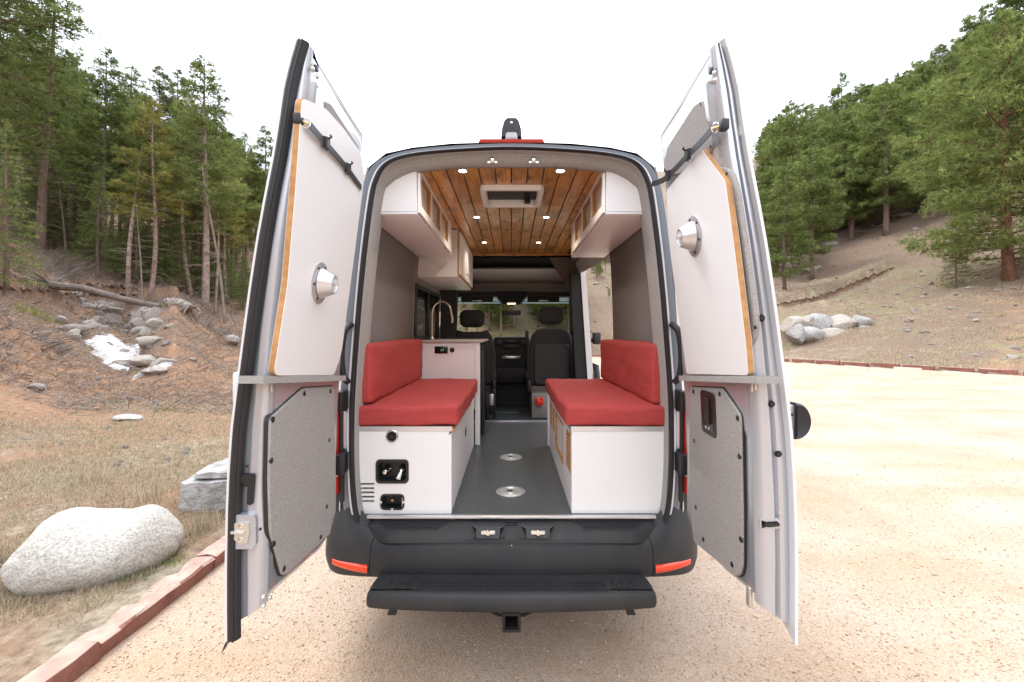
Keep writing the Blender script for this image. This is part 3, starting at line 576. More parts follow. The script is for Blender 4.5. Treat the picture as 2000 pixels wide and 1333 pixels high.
# ---------------------------------------------------------------- trees
def conifer(seed, h, cb, cr, shape, tufts, nl=.26, trunk_r=.16, dead=14, droop=-.15, upturn=.25, lean=0, bark='bark', needle='needle', nw=.030, whorl=None, gap=.0):
    r_ = np.random.default_rng(seed); wob = r_.normal(size=2)*.03
    def axis(z): t_ = z/h; return np.array([lean*t_*t_*h+wob[0]*math.sin(t_*5)*h*.3, wob[1]*math.sin(t_*4+1)*h*.3, z])
    G = MB(); zz = np.linspace(-.3, h*.985, 14); G.tube([axis(z) for z in zz], [trunk_r*(1-(max(z, 0)/h))**.85+.012+(.05*trunk_r/.16 if z < .2 else 0) for z in zz], 8)
    C = []; D = []
    nb = whorl or 90
    for i in range(nb):
        rel = (i+r_.random())/nb; z = h*cb+(h*(1-cb))*rel**.92
        if shape == 'cone': L = cr*(1-rel)**.75*(.75+.4*r_.random())+.12
        elif shape == 'round': L = cr*math.sin(PI*min(1, .22+.80*rel))**.7*(.55+.55*r_.random())+.1
        else: L = cr*(.35+.65*math.sin(PI*min(1, .15+.85*rel)))*(1-rel*.45)*(.55+.6*r_.random())
        if r_.random() < gap: continue
        a = r_.random()*2*PI; dr = droop*(1-rel)+.45*rel*upturn*2+r_.normal()*.08; ax = axis(z); d = np.array([math.cos(a), math.sin(a), 0.]); side = np.array([-d[1], d[0], 0])
        def pt(t_): return ax+d*L*t_+np.array([0, 0, L*(dr*t_+upturn*t_*t_*.6)])
        G.tube([pt(0), pt(.5), pt(.95)], [.010+.012*L, .007+.007*L, .004], 3, cap=False)
        n = max(4, int(tufts*L/cr)); t_ = 1-(1-.22)*r_.random(n)**1.25; wd = L*.34*np.sin(PI*np.clip(t_, .1, .97))**.6*r_.uniform(-1, 1, n)
        base = np.array([pt(q) for q in t_]); c = base+side*wd[:, None]+r_.normal(size=(n, 3))*np.array([.05, .05, .07])*(L*.5+.25)
        C.append(c); dd = d[None]*.8+side[None]*(wd/max(L, .1)*1.6)[:, None]+np.array([0, 0, .45])+r_.normal(size=(n, 3))*.35; D.append(dd)
    for i in range(dead):
        z = h*cb*(.15+.95*r_.random()); a = r_.random()*2*PI; L = cr*(.25+.55*r_.random()); ax = axis(z); d = np.array([math.cos(a), math.sin(a), r_.uniform(-.35, .1)])
        e = ax+d*L; G.tube([ax, ax+d*L*.5+np.array([0, 0, .03]), e+np.array([0, 0, -.1*L])], [.022, .013, .004], 3, cap=False)
    C = np.concatenate(C); D = np.concatenate(D); D /= np.linalg.norm(D, axis=1)[:, None]; n = len(C); k = 7
    rd = D[:, None]+r_.normal(size=(n, k, 3))*.62; rd /= np.linalg.norm(rd, axis=2)[..., None]; ln = nl*r_.uniform(.6, 1.15, (n, k, 1)); c = C[:, None]+r_.normal(size=(n, k, 3))*.02
    sd = np.cross(rd, r_.normal(size=(n, k, 3))); sd /= np.linalg.norm(sd, axis=2)[..., None]; w = nw*r_.uniform(.7, 1.3, (n, k, 1))
    V = np.stack([c-sd*w*.5+rd*ln*.15, c+sd*w*.5+rd*ln*.15, c+rd*ln], 2).reshape(-1, 3)
    me = npmesh('crown', V, np.arange(len(V)).reshape(-1, 3), needle, False); tone = np.repeat(np.clip(r_.random(n)*.7+.3*r_.random(n)+np.repeat(r_.normal(size=n//20+1), 20)[:n]*.15, 0, 1), k*3); vattr(me, 'tone', tone)
    c0 = np.array(G.v); tm = meshdata('trunk', c0, G.f, bark, True)
    return tm, me
KIND = {}
def reg(k, **a): KIND[k] = (conifer(**a), a['h'])
reg('pine_a', seed=1, h=14, cb=.30, cr=2.1, shape='round', tufts=46, whorl=130, trunk_r=.17, dead=20, bark='pale_bark')
reg('pine_b', seed=2, h=14, cb=.40, cr=1.7, shape='cone', tufts=40, whorl=120, trunk_r=.13, dead=34, bark='pale_bark')
reg('pine_c', seed=3, h=14, cb=.5, cr=1.3, shape='oval', tufts=26, whorl=85, trunk_r=.10, dead=40, bark='pale_bark', gap=.1)
reg('fir_a', seed=4, h=14, cb=.06, cr=2.5, shape='cone', tufts=34, whorl=170, trunk_r=.18, dead=6, droop=-.3, upturn=.12, needle='needle_fir', nl=.2)
reg('fir_b', seed=5, h=14, cb=.22, cr=2.2, shape='cone', tufts=32, whorl=150, trunk_r=.17, dead=30, droop=-.25, upturn=.15, needle='needle_fir', nl=.2, gap=.08)
reg('pine_y', seed=6, h=14, cb=.42, cr=1.7, shape='cone', tufts=30, whorl=105, trunk_r=.12, dead=30, bark='pale_bark', needle='needle_yel')
reg('pond_a', seed=7, h=14, cb=.20, cr=3.1, shape='round', tufts=62, whorl=135, trunk_r=.20, dead=10, nl=.36, nw=.050)
reg('pond_b', seed=8, h=14, cb=.16, cr=3.0, shape='oval', tufts=58, whorl=135, trunk_r=.19, dead=12, nl=.36, nw=.050, gap=.1)
reg('pond_c', seed=9, h=14, cb=.12, cr=3.2, shape='cone', tufts=60, whorl=135, trunk_r=.19, dead=10, nl=.36, nw=.050, gap=.06)
reg('snag', seed=10, h=9, cb=.7, cr=.6, shape='oval', tufts=4, whorl=10, trunk_r=.07, dead=60, bark='twig')
def plant(kind, px, d, label, group=None, top=None, height=None, rz=None, wide=1, name='pine_tree', cat='tree', meshes=None, lean=(0, 0), basepy=None):
    (tm, cm), h0 = KIND[kind] if meshes is None else meshes
    p = onland(px, d)
    if height is None: height = (CH+(HY-top)/F*d)-p.z
    s = height/h0; t_ = thing(name, p, label, cat, group)
    t_.rotation_euler = (lean[0], lean[1], rng.random()*6.28 if rz is None else rz); t_.scale = (s*wide, s*wide, s)
    for n_, me in (('trunk', tm), ('crown', cm)):
        o = bpy.data.objects.new(n_, me); COL.objects.link(o); o.parent = t_
    return t_
LT = [('fir_a', 12, 15.5, 235, 'full green fir reaching almost to the ground at the left edge', 1.0, (0, 0), 'fir_tree'),
 ('pine_a', -30, 20, -190, 'tall bushy dark pine cut by the left edge of the photo', 1.35, (0, 0), 'pine_tree'),
 ('fir_b', 88, 23.5, -35, 'tallest fir on the left with a thick bare dark trunk and dead lower branches', 1.25, (0, -.035), 'fir_tree'),
 ('pine_a', 36, 28, -20, 'tall pine right behind the tallest fir, toward the left edge', 1.2, (0, 0), 'pine_tree'),
 ('fir_a', 192, 23, 335, 'small young fir in the gap between the tallest fir and the slender trunks', 1.15, (0, 0), 'fir_tree'),
 ('pine_b', 205, 27, 98, 'tall narrow pine with a pale upper trunk right of the tallest fir', 1.2, (0, 0), 'pine_tree'),
 ('fir_b', 160, 30, 95, 'dark fir behind and right of the tallest fir', 1.3, (0, 0), 'fir_tree'),
 ('pine_c', 266, 21.5, 185, 'slender pine with a straight thin pale trunk above the gully', 1.3, (0, .01), 'pine_tree'),
 ('pine_y', 285, 21.7, 205, 'yellowish green pine whose thin trunk leans right', 1.3, (0, .09), 'pine_tree'),
 ('pine_b', 312, 30, 135, 'dark narrow-topped pine behind the yellowish one', 1.2, (0, 0), 'pine_tree'),
 ('pine_b', 345, 32, 140, 'open-topped pine left of the tall pointed one', 1.2, (0, 0), 'pine_tree'),
 ('pine_b', 398, 23.0, 112, 'tall pointed pine with an orange-pink trunk near the left van door', 1.35, (0, .015), 'pine_tree'),
 ('pine_c', 424, 23.8, 300, 'thin bare-stemmed pine right beside the tall pointed one', 1.0, (0, 0), 'pine_tree'),
 ('pine_c', 372, 26, 190, 'thin pine with a leaning stem between the yellowish and the pointed pines', 1.3, (0, .03), 'pine_tree'),
 ('pine_b', 255, 31, 130, 'green pine on the skyline between the two pale-stemmed ones', 1.3, (0, 0), 'pine_tree'),
 ('pine_a', 480, 33, 262, 'pine showing just left of the left van door', 1.1, (0, 0), 'pine_tree'),
 ('pine_b', 520, 34, 250, 'pine partly hidden behind the top of the left van door', 1.2, (0, 0), 'pine_tree'),
 ('pine_a', 452, 36, 300, 'rounded pine low on the skyline near the left van door', 1.0, (0, 0), 'pine_tree'),
 ('snag', 278, 20.5, 400, 'dead pale snag standing between the two slender trunks', 1.0, (0, .05), 'dead_tree'),
 ('snag', 440, 22, 330, 'dead gray snag with curved bare branches next to the left van door', 1.0, (0, .12), 'dead_tree'),
 ('snag', 130, 25, 270, 'thin leaning dead stem right of the tallest fir', .8, (0, .10), 'dead_tree'),
 ('snag', 100, 26, 240, 'thin upright dead stem close to the tallest fir trunk', .8, (0, .0), 'dead_tree')]
for k, px, d, top, lb, wide, lean, nm in LT: plant(k, px, d, lb, None, top, wide=wide, lean=lean, name=nm)
rs = np.random.default_rng(44); n = 0
for i in range(95):
    px = rs.uniform(-50, 545); d = rs.uniform(27, 58); sk = np.interp(px, [-160, 0, 120, 200, 260, 350, 420, 500, 640], [-200, -20, 60, 130, 165, 175, 200, 290, 330])
    p = onland(px, d); hmax = CH+(HY-sk-15)/F*d-p.z; hh = rs.uniform(8.5, 14)
    if hh > hmax: hh = max(4, hmax)
    k = ('pine_a', 'pine_b', 'pine_c', 'fir_a', 'fir_b', 'pine_b', 'pine_y')[rs.integers(7)]; kw = {'pine_a': 'bushy pine', 'pine_b': 'narrow pine', 'pine_c': 'thin-stemmed pine', 'fir_a': 'dense fir', 'fir_b': 'open fir', 'pine_y': 'yellowish pine'}[k]; lp_ = ['behind the bushy pines at the left edge', 'behind the tallest fir', 'between the tallest fir and the slender pale trunks', 'behind the two slender pale trunks', 'behind the tall pointed pine', 'behind the left van door'][int(np.searchsorted([40, 140, 235, 335, 455], px))]
    plant(k, px, d, kw+(' ', ' farther back ', ' far back ')[int((d-27)//10.5)]+lp_, 'dense conifer stand on the left slope', height=hh, wide=rs.uniform(1.0, 1.35))
for i in range(30):
    px = rs.uniform(60, 520); d = rs.uniform(25, 32); plant('fir_a', px, d, ('knee high', 'low', 'taller', 'slender', 'bushy')[i % 5]+' young fir '+['behind the bushy pines at the left edge', 'behind the tallest fir', 'right of the tallest fir', 'behind the two slender pale trunks', 'behind the tall pointed pine', 'behind the left van door'][int(np.searchsorted([40, 140, 235, 335, 455], px))], 'young firs under the left forest', height=rs.uniform(2.0, 5.5), wide=1.5, name='fir_tree')
def lwhere(px): return ('behind the bushy pines at the left edge', 'behind the tallest fir', 'between the tallest fir and the slender pale trunks', 'behind the two slender pale trunks', 'behind the tall pointed pine', 'behind the left van door')[int(np.searchsorted([40, 140, 235, 335, 455], px))]
# right hill
big = (conifer(seed=31, h=17, cb=.07, cr=5.2, shape='round', tufts=105, whorl=250, trunk_r=.30, dead=26, nl=.36, nw=.042, bark='orange_bark', gap=.1, upturn=.2, droop=-.1), 17)
plant('pond_a', 1972, 29.5, 'largest pine on the right with an orange-brown trunk and sweeping low boughs', None, top=22, meshes=big, wide=1.0, lean=(0, -.03))
RT = [('pond_a', 1730, 50, 165, 'rounded pine with a bare dark trunk alone at the top of the dry meadow', 1.15),
 ('pond_b', 1660, 54, 215, 'irregular pine left of the one at the top of the meadow', 1.1),
 ('pond_a', 1587, 46, 285, 'broad pine with a forked dark trunk at the upper edge of the meadow', 1.05),
 ('pond_c', 1532, 41, 330, 'pine half hidden by the right van door at the meadow edge', 1.0),
 ('pond_c', 1855, 47, 110, 'pine just left of the largest one', 1.1), ('pond_b', 1800, 56, 120, 'tall pine between the largest one and the meadow pine', 1.1),
 ('pond_a', 1545, 60, 200, 'pointed dark pine on the skyline beside the right van door', 1.0), ('pond_b', 1640, 68, 150, 'thin-topped pine on the skyline above the meadow', .9),
 ('pond_a', 2030, 44, -60, 'pine at the right edge behind the largest one', 1.1), ('pond_b', 1912, 56, 20, 'tall pine rising behind the left side of the largest one', 1.0),
 ('fir_a', 1868, 31, 445, 'very small young pine standing on the slope left of the big orange trunk', 1.2)]
for k, px, d, top, lb, wide in RT: plant(k, px, d, lb, None, top, wide=wide)
placed = []
tries = 0
while len(placed) < 165 and tries < 6000:
    tries += 1; px = rs.uniform(1488, 2060); d = 46+80*rs.random()**.8
    if d < np.interp(px, [1420, 1545, 1730, 1850, 2000, 2160], [44, 50, 56, 50, 42, 40]): continue
    x = (px-HX)/F*d
    if any(math.hypot(x-a, d-b) < 2.3 for a, b in placed): continue
    placed.append((x, d)); k = ('pond_a', 'pond_b', 'pond_c')[rs.integers(3)]; rw = ['hidden behind the right van door', 'next to the edge of the right van door', 'left of the meadow top pine', 'around the meadow top pine', 'right of the meadow top pine', 'just left of the largest pine', 'behind the largest pine', 'beyond the right edge of the photo'][int(np.searchsorted([1490, 1570, 1680, 1760, 1840, 1920, 2010], px))]; dw = ('low on the hill', 'halfway up the hill', 'high on the hill')[int(d > 65)+int(d > 90)]; kw = {'pond_a': 'round-topped', 'pond_b': 'open irregular', 'pond_c': 'pointed'}[k]
    plant(k, px, d, kw+' pine '+dw+', '+rw, 'pines on the right hill', height=rs.uniform(9, 14), wide=rs.uniform(1.05, 1.4))
for px, d, hh in [(rs.uniform(885, 1115), rs.uniform(31, 39), rs.uniform(3, 7)) for _ in range(30)]+[(1168, 41, 3.2), (1182, 44, 3.0), (1160, 47, 3.5), (1190, 36, 1.0)]+[(905, 40, 7), (925, 46, 9), (1008, 41, 8), (1022, 47, 10), (1060, 52, 8), (970, 60, 9), (940, 70, 11), (1080, 60, 9), (1150, 60, 10), (1190, 48, 5), (1178, 66, 9), (1210, 70, 9), (1165, 43, 2.5), (880, 56, 9), (1120, 75, 9), (1040, 80, 10), ]:
    plant(('pond_a', 'pine_a', 'pond_c')[rs.integers(3)], px, d, ('small' if hh < 5 else 'tall')+' pine on the rocky slope seen through '+('the windscreen' if px < 1120 else 'the open side door'), 'pines seen through the van', height=hh, wide=rs.uniform(.9, 1.2))

# ---------------------------------------------------------------- grass, twigs, brush
def blades(name, X, Y, Z, hgt, w, m, k=5, spread=.5, tone=None):
    n = len(X); a = rng.random((n, k))*2*PI; tl = rng.random((n, k))*spread; c = np.stack([X, Y, Z], -1)[:, None]+np.concatenate([rng.normal(size=(n, k, 2))*.25*hgt[:, None, None], np.zeros((n, k, 1))], 2)
    d = np.stack([np.cos(a)*tl, np.sin(a)*tl, np.sqrt(1-np.minimum(tl, .99)**2)], -1)*(hgt[:, None]*rng.uniform(.5, 1.2, (n, k)))[..., None]
    s = np.stack([-np.sin(a+1), np.cos(a+1), 0*a], -1)*(w*rng.uniform(.6, 1.4, (n, k)))[..., None]
    V = np.stack([c-s, c+s, c+d], 2).reshape(-1, 3); me = npmesh(name, V, np.arange(len(V)).reshape(-1, 3), m, False); vattr(me, 'tone', np.repeat(rng.random(n*k), 3)); o = link(name, me); return tag(o, kind='stuff')
def field(n, ua, ub, ya, yb, keep=None):
    y = ya*np.exp(rng.random(n)*math.log(yb/ya)); x = rng.uniform(ua, ub, n)*y; d = sdf_poly(x, y, LOT); ok = d > .22
    if keep is not None: ok &= keep(x, y)
    return x[ok], y[ok]
cl = lambda x, y: fbm(x*1.3, y*1.3, 71)+.25*rng.random(len(x)) > .02
x, y = field(30000, -1.25, -.6, 2.3, 9.5, lambda x, y: cl(x, y) & (y-.006*(x/y*F+HX) < 6.2+rng.random(len(x))*1.2)); o = blades('dry_grass', x, y, terrain_z(x, y)-.005, .03+.035*rng.random(len(x)), .0016+.0004*y[:, None]*np.ones((1, 5)), 'straw', 5, .95)
x, y = field(1500, -1.25, -.3, 8, 16, cl); o = blades('dry_grass', x, y, terrain_z(x, y)-.01, .07+.10*rng.random(len(x)), .005+0*np.ones((1, 5)), 'straw', 5, .9)
x, y = field(42000, .5, 1.25, 17, 50, lambda x, y: fbm(x*.5, y*.5, 91)+.3*rng.random(len(x)) > .12); blades('dry_grass', x, y, terrain_z(x, y)-.01, .06+.10*rng.random(len(x)), .012+0*np.ones((1, 4)), 'straw', 4, .95)
x, y = field(15000, -1.25, -.55, 9, 24); blades('bank_litter', x, y, terrain_z(x, y)-.01, .04+.09*rng.random(len(x)), .004+0*np.ones((1, 4)), 'litter', 4, .98)
x, y = field(9000, .5, 1.25, 17, 34, lambda x, y: fbm(x*.35, y*.35, 88) > .08); blades('green_grass', x, y, terrain_z(x, y)-.01, .05+.06*rng.random(len(x)), .014+0*np.ones((1, 4)), 'greengrass', 4, .8)
def tuft(px, d, hh, n, m, label, sp=.5, w=.003, rad=.04):
    p = onland(px, d); xs = p.x+rng.normal(size=n)*rad; ys_ = p.y+rng.normal(size=n)*rad; o = blades('grass_tuft', xs, ys_, terrain_z(xs, ys_)-.01, np.full(n, hh), w+np.zeros((1, 3)), m, 3, sp); tag(o, label, 'grass tuft')
tuft(266, 2.78, .055, 45, 'greengrass', 'bright green grass tuft at the foot of the pale boulder', .7)
tuft(344, 2.98, .045, 40, 'greengrass', 'bright green grass tuft between the pale boulder and the kerb', .7)
tuft(400, 3.45, .22, 40, 'straw', 'tall reddish dry grass tuft in front of the gray slab rock', .45)
tuft(290, 4.0, .26, 26, 'straw', 'tall thin dry grass behind the right end of the pale boulder', .3)
tuft(180, 4.4, .25, 22, 'straw', 'tall thin dry grass behind the left hump of the pale boulder', .35)
tuft(325, 3.05, .08, 50, 'straw', 'flattened dry grass clump touching the right end of the pale boulder', .95)
tuft(5, 2.95, .16, 60, 'straw', 'gray dry grass clump at the left end of the pale boulder', .9)
for px, d, lb in [(65, 14, 'small green juniper sprig on the left bank below the log'), (310, 19, 'low green juniper beside the slender trunks'), (325, 8.3, 'small green weed at the foot of the bank near the van door'), (217, 8.8, 'tiny green weed at the foot of the bank below the snow'), (270, 12.2, 'tiny green plant among the lower snow rocks')]:
    tuft(px, d, .30 if d > 13 else .10, 90 if d > 13 else 40, 'needle_yel', lb, .9, .012 if d > 13 else .005, .28 if d > 13 else .07)
# dead twigs and brush lying on the left slope: nobody could count them
def twigs(name, n, pxr, dr, L, r, up):
    px = rng.uniform(*pxr, n); d = dr[0]+(dr[1]-dr[0])*rng.random(n); x = (px-HX)/F*d; z = terrain_z(x, d); a = rng.random(n)*2*PI; l = L*rng.uniform(.4, 1.3, n); el = rng.uniform(0, up, n)
    e = np.stack([np.cos(a)*np.cos(el), np.sin(a)*np.cos(el), np.sin(el)], -1)*l[:, None]; s = np.stack([x, d, z], -1); b_ = s+e*.5+rng.normal(size=(n, 3))*.08*l[:, None]; t_ = s+e
    side = np.cross(e, rng.normal(size=(n, 3))); side /= np.linalg.norm(side, axis=1)[:, None]; s2 = np.cross(e, side); s2 /= np.linalg.norm(s2, axis=1)[:, None]; rr_ = (r*rng.uniform(.5, 1.4, n))[:, None]
    tri = lambda c, k: [c+side*rr_*k, c+(-.5*side+.87*s2)*rr_*k, c+(-.5*side-.87*s2)*rr_*k]
    V = np.stack(tri(s, 1)+tri(b_, .75)+tri(t_, .2), 1).reshape(-1, 3); f = np.array([(i*3+j, i*3+(j+1) % 3, i*3+3+(j+1) % 3, i*3+3+j) for i in range(2) for j in range(3)])
    tag(link(name, npmesh(name, V, (f[None]+np.arange(n)[:, None, None]*9).reshape(-1, 4), 'twig', False)), kind='stuff')
twigs('forest_twigs', 4200, (-120, 520), (17, 30), .9, .012, 1.0)
twigs('brush_pile', 420, (105, 150), (20, 22.5), 1.1, .012, .7)
twigs('bank_twigs', 3600, (-80, 470), (8, 17), .5, .008, .5)
twigs('verge_twigs', 2600, (-60, 440), (2.6, 7.5), .10, .0016, .4)
twigs('edge_brush', 160, (-60, 30), (9, 13), .8, .010, 1.0)
twigs('ridge_roots', 120, (60, 120), (11.5, 12.6), .7, .015, .4)

# ================================================================ the camper van
OY = 2.20                                               # plane of the rear opening
FLZ = .72                                               # cargo floor
van = thing('camper_van', (0, 4.2, 0), 'silver white high roof camper van seen from behind with both rear doors open', 'camper van')
half = [(0, .586), (.45, .592), (.66, .606), (.738, .645), (.772, .72), (.790, .82), (.80, 1.0), (.80, 1.25), (.79, 1.45), (.775, 1.65), (.757, 1.87), (.733, 2.1), (.704, 2.32), (.682, 2.42), (.635, 2.500), (.54, 2.543), (.34, 2.569)]
loop = half+[(0, 2.584)]+[(-x, z) for x, z in half[:0:-1]]
LOOP = np.array(catmull(loop, 5, True)); _t = np.roll(LOOP, -1, 0)-np.roll(LOOP, 1, 0); _t /= np.linalg.norm(_t, axis=1)[:, None]; LN = np.stack([_t[:, 1], -_t[:, 0]], -1)   # outward normal
def ring(name, prof, m, parent, closed_prof=False, smooth=True, zmin=-9, auto=40):
    """prof = list of (offset outward, y); swept round the opening outline"""
    k = len(prof); n = len(LOOP); V = []; Fc = []
    for p, q in zip(LOOP, LN):
        for o_, y in prof:
            c = p+q*o_*(1-.5*max(q[1], 0)**2); V.append((c[0], y, c[1]))
    for i in range(n):
        for j in range(k-(0 if closed_prof else 1)):
            if (LOOP[i][1]+LOOP[(i+1) % n][1])/2 < zmin: continue
            Fc.append((i*k+j, i*k+(j+1) % k, ((i+1) % n)*k+(j+1) % k, ((i+1) % n)*k+j))
    return mk(name, V, Fc, m, parent, smooth, auto)
seal = [(.004+.013*math.cos(a), OY-.008+.017*math.sin(a)) for a in np.linspace(0, 2*PI, 10, endpoint=False)]
ring('door_seal', seal, 'rubber', van, True)
ring('opening_flange', [(.014, OY+.012), (.017, OY-.006), (.028, OY-.004), (.033, OY+.004), (.036, OY+.03)], 'white_paint', van)
ring('gutter', [(.034, OY+.03), (.037, OY+.011), (.067, OY+.008), (.072, OY+.016)], 'gray_band', van)
ring('opening_trim', [(-.002, OY+.0), (-.010, OY+.006), (-.013, OY+.03), (-.021, OY+.07), (-.024, OY+.12), (-.018, OY+.14)], 'carpet', van, zmin=.70)
ring('jamb', [(.000, OY+.0), (-.004, OY+.03), (-.002, OY+.10)], 'bumper', van)
# outer shell: sections running forward
PZ = np.array([.52, .62, .80, 1.0, 1.3, 1.6, 1.9, 2.15, 2.30, 2.42, 2.52, 2.60, 2.66, 2.70, 2.72]); PX = np.array([.955, .968, .98, .985, .985, .965, .925, .885, .855, .82, .765, .68, .55, .34, .0])
RZ = np.array([.52, .62, .80, 1.0, 1.3, 1.6, 1.9, 2.15, 2.30, 2.42, 2.505, 2.570, 2.600, 2.620, 2.628]); RX = np.array([.87, .872, .872, .875, .875, .850, .830, .797, .775, .755, .722, .64, .50, .30, .0])
PX2 = np.array([.955, .968, .98, .98, .95, .90, .84, .79, .755, .73, .70, .62, .5, .3, 0])
SY = [OY+.015, OY+.03, OY+.075, OY+.16, OY+.40, 3.5, 4.72, 5.3, 5.75]; SW = [0, .12, .42, .72, 1, 1, 1, 1, .97]
V = []; n = len(PZ)*2-1
for y, w in zip(SY, SW):
    xs = RX*(1-w)+(PX2 if y > 4.6 else PX)*w; zs = RZ*(1-w)+PZ*w
    if y > 5: zs = np.minimum(zs, 2.72 if y < 5.5 else 2.42)
    for i in list(range(len(PZ)))+list(range(len(PZ)-2, -1, -1)): V.append((xs[i]*(1 if len(V) % n < len(PZ) else -1), y, zs[i]))
# fix sign per column
V = [((abs(v[0]) if (k % n) < len(PZ) else -abs(v[0])), v[1], v[2]) for k, v in enumerate(V)]
Fc = []
for i in range(len(SY)-1):
    for j in range(n-1):
        jj = j if j < len(PZ)-1 else n-2-j
        right = j < len(PZ)-1
        if right and SY[i] == 3.5 and 0 < jj < 8: continue             # side door opening
        if not right and SY[i] == 3.5 and 4 <= jj < 6: continue       # galley window
        if SY[i] == 4.72 and 4 <= jj < 6: continue                    # cab side windows
        Fc.append((i*n+j, i*n+j+1, (i+1)*n+j+1, (i+1)*n+j))
body = mk('body_shell', V, Fc, 'white_paint', van, True, 30)
G = MB(); G.box(-.93, .93, 5.75, 7.0, .5, 1.0, .06); G.prism([(-.93, 5.75, 1.0), (.93, 5.75, 1.0), (.93, 5.75, 1.36), (-.93, 5.75, 1.36)], [(-.88, 6.95, 1.0), (.88, 6.95, 1.0), (.86, 6.95, 1.12), (-.86, 6.95, 1.12)]); G.build('bonnet', 'white_paint', van)
# windscreen with pillars and blue sun band
wsb, wst = (5.98, 1.42), (5.62, 2.06)
def wsp(x, t_): return (x*(1-.08*t_), wsb[0]+(wst[0]-wsb[0])*t_, wsb[1]+(wst[1]-wsb[1])*t_)
mk('windscreen', [wsp(-.86, 0), wsp(.86, 0), wsp(.86, .965), wsp(-.86, .965)], [(0, 1, 2, 3)], 'glass', van)
mk('sun_band', [wsp(-.86, .967), wsp(.86, .967), wsp(.86, 1.01), wsp(-.86, 1.01)], [(0, 1, 2, 3)], 'blue_glass', van)
for s in (-1, 1): MB().prism([(s*.80, 6.0, 1.2), (s*.95, 5.9, 1.2), (s*.95, 5.8, 1.2), (s*.80, 5.9, 1.2)], [(s*.74, 5.62, 2.12), (s*.88, 5.55, 2.12), (s*.88, 5.45, 2.12), (s*.74, 5.52, 2.12)]).build('windscreen_pillar', 'darkcab', van)
MB().prism([(-.9, 5.75, 2.04), (.9, 5.75, 2.04), (.9, 5.2, 2.44), (-.9, 5.2, 2.44)], [(-.9, 5.60, 2.06), (.9, 5.60, 2.06), (.85, 5.1, 2.40), (-.85, 5.1, 2.40)]).build('cab_roof', 'white_paint', van)
# floor pan and chassis shadow side
MB().box(-.93, .93, 2.3, 5.9, .50, .70).build('floor_pan', 'darkcab', van)
for x, y in ((-.86, 3.35), (.86, 3.35), (-.86, 6.3), (.86, 6.3)):
    w = MB().lathe([(.0, -.11), (.20, -.11), (.30, -.11), (.345, -.09), (.355, 0), (.345, .09), (.30, .11), (.20, .11), (0, .11)], (x, y, .355), (1, 0, 0), 32).build('wheel', 'tyre', van)
    MB().lathe([(0, .118), (.05, .125), (.13, .118), (.20, .125), (.205, .10)] if x > 0 else [(0, -.118), (.05, -.125), (.13, -.118), (.20, -.125), (.205, -.10)], (x, y, .355), (1, 0, 0), 24).build('rim', 'alu', w)
MB().box(-.9, .9, 3.3, 3.4, .28, .36, .02).box(-.55, -.48, 2.4, 6, .4, .5).box(.48, .55, 2.4, 6, .4, .5).build('chassis_frame', 'black', van)

# ---- bumper
def lerp(a, b, t_): return a+(b-a)*t_
plan = [(0, 2.075), (.35, 2.080), (.655, 2.095), (.80, 2.125), (.89, 2.165), (.955, 2.24), (.985, 2.36), (.985, 2.75)]
def bsec(x):       # bumper profile (dy inward from the face, z)
    k = sstep(.62, .97, abs(x))
    return [(.13, .475-.02*k), (.05, .462-.02*k), (.012, .475-.02*k), (.0, .50), (.0, .535), (.006, .585+.01*k), (.016, .618+.03*k), (.045, .634+.10*k), (.07, .640+.17*k), (.105, .645+.21*k)]
def bump_mesh(name, x0, x1, nn, parent):
    P = catmull([(-a, b) for a, b in plan[:0:-1]]+plan, 8); A = np.array(P); xs = []
    seg = [p for p in A if (x0 < p[0] < x1) and p[1] < 2.752]; V = []; Fc = []; mid_ = A[(A[:, 1] < 2.3)]
    if x0 > -1: seg = [np.array([x0, np.interp(x0, mid_[:, 0], mid_[:, 1])])]+seg
    if x1 < 1: seg = seg+[np.array([x1, np.interp(x1, mid_[:, 0], mid_[:, 1])])]
    A_ = np.array(seg); T_ = np.gradient(A_, axis=0); T_ /= np.linalg.norm(T_, axis=1)[:, None]; N_ = np.stack([-T_[:, 1], T_[:, 0]], -1)
    for p, q in zip(A_, N_):
        for dy, z in bsec(p[0]): V.append((p[0]+q[0]*dy, p[1]+q[1]*dy, z))
    k = len(bsec(0))
    for i in range(len(A_)-1):
        for j in range(k-1): Fc.append((i*k+j, (i+1)*k+j, (i+1)*k+j+1, i*k+j+1))
    Fc += [tuple(range(k)), tuple((len(A_)-1)*k+j for j in reversed(range(k)))]
    return mk(name, V, Fc, 'bumper', parent, True, 40)
bp = bump_mesh('bumper', -.6835, .6835, 0, van); bump_mesh('bumper_corner', -1, -.687, 0, van); bump_mesh('bumper_corner', .687, 1, 0, van)
# reflectors
for s in (-1, 1):
    xs = np.linspace(.694, .890, 12); A = []; B = []; Pp = np.array(catmull(plan, 8))
    V = []; Fc = []
    for i, x in enumerate(xs):
        y = np.interp(x, Pp[:, 0], Pp[:, 1])-.004; t_ = i/11; zc = .515+.005*t_; hh = .017*(1-.45*t_**2)
        V += [(s*x, y+.012, zc-hh-.003), (s*x, y-.002, zc-hh), (s*x, y-.004, zc), (s*x, y-.001, zc+hh+.002), (s*x, y+.012, zc+hh+.006)]
    for i in range(11):
        for j in range(4): Fc.append((i*5+j, (i+1)*5+j, (i+1)*5+j+1, i*5+j+1))
    mk('reflector', V, Fc, 'red_bright', van, True)
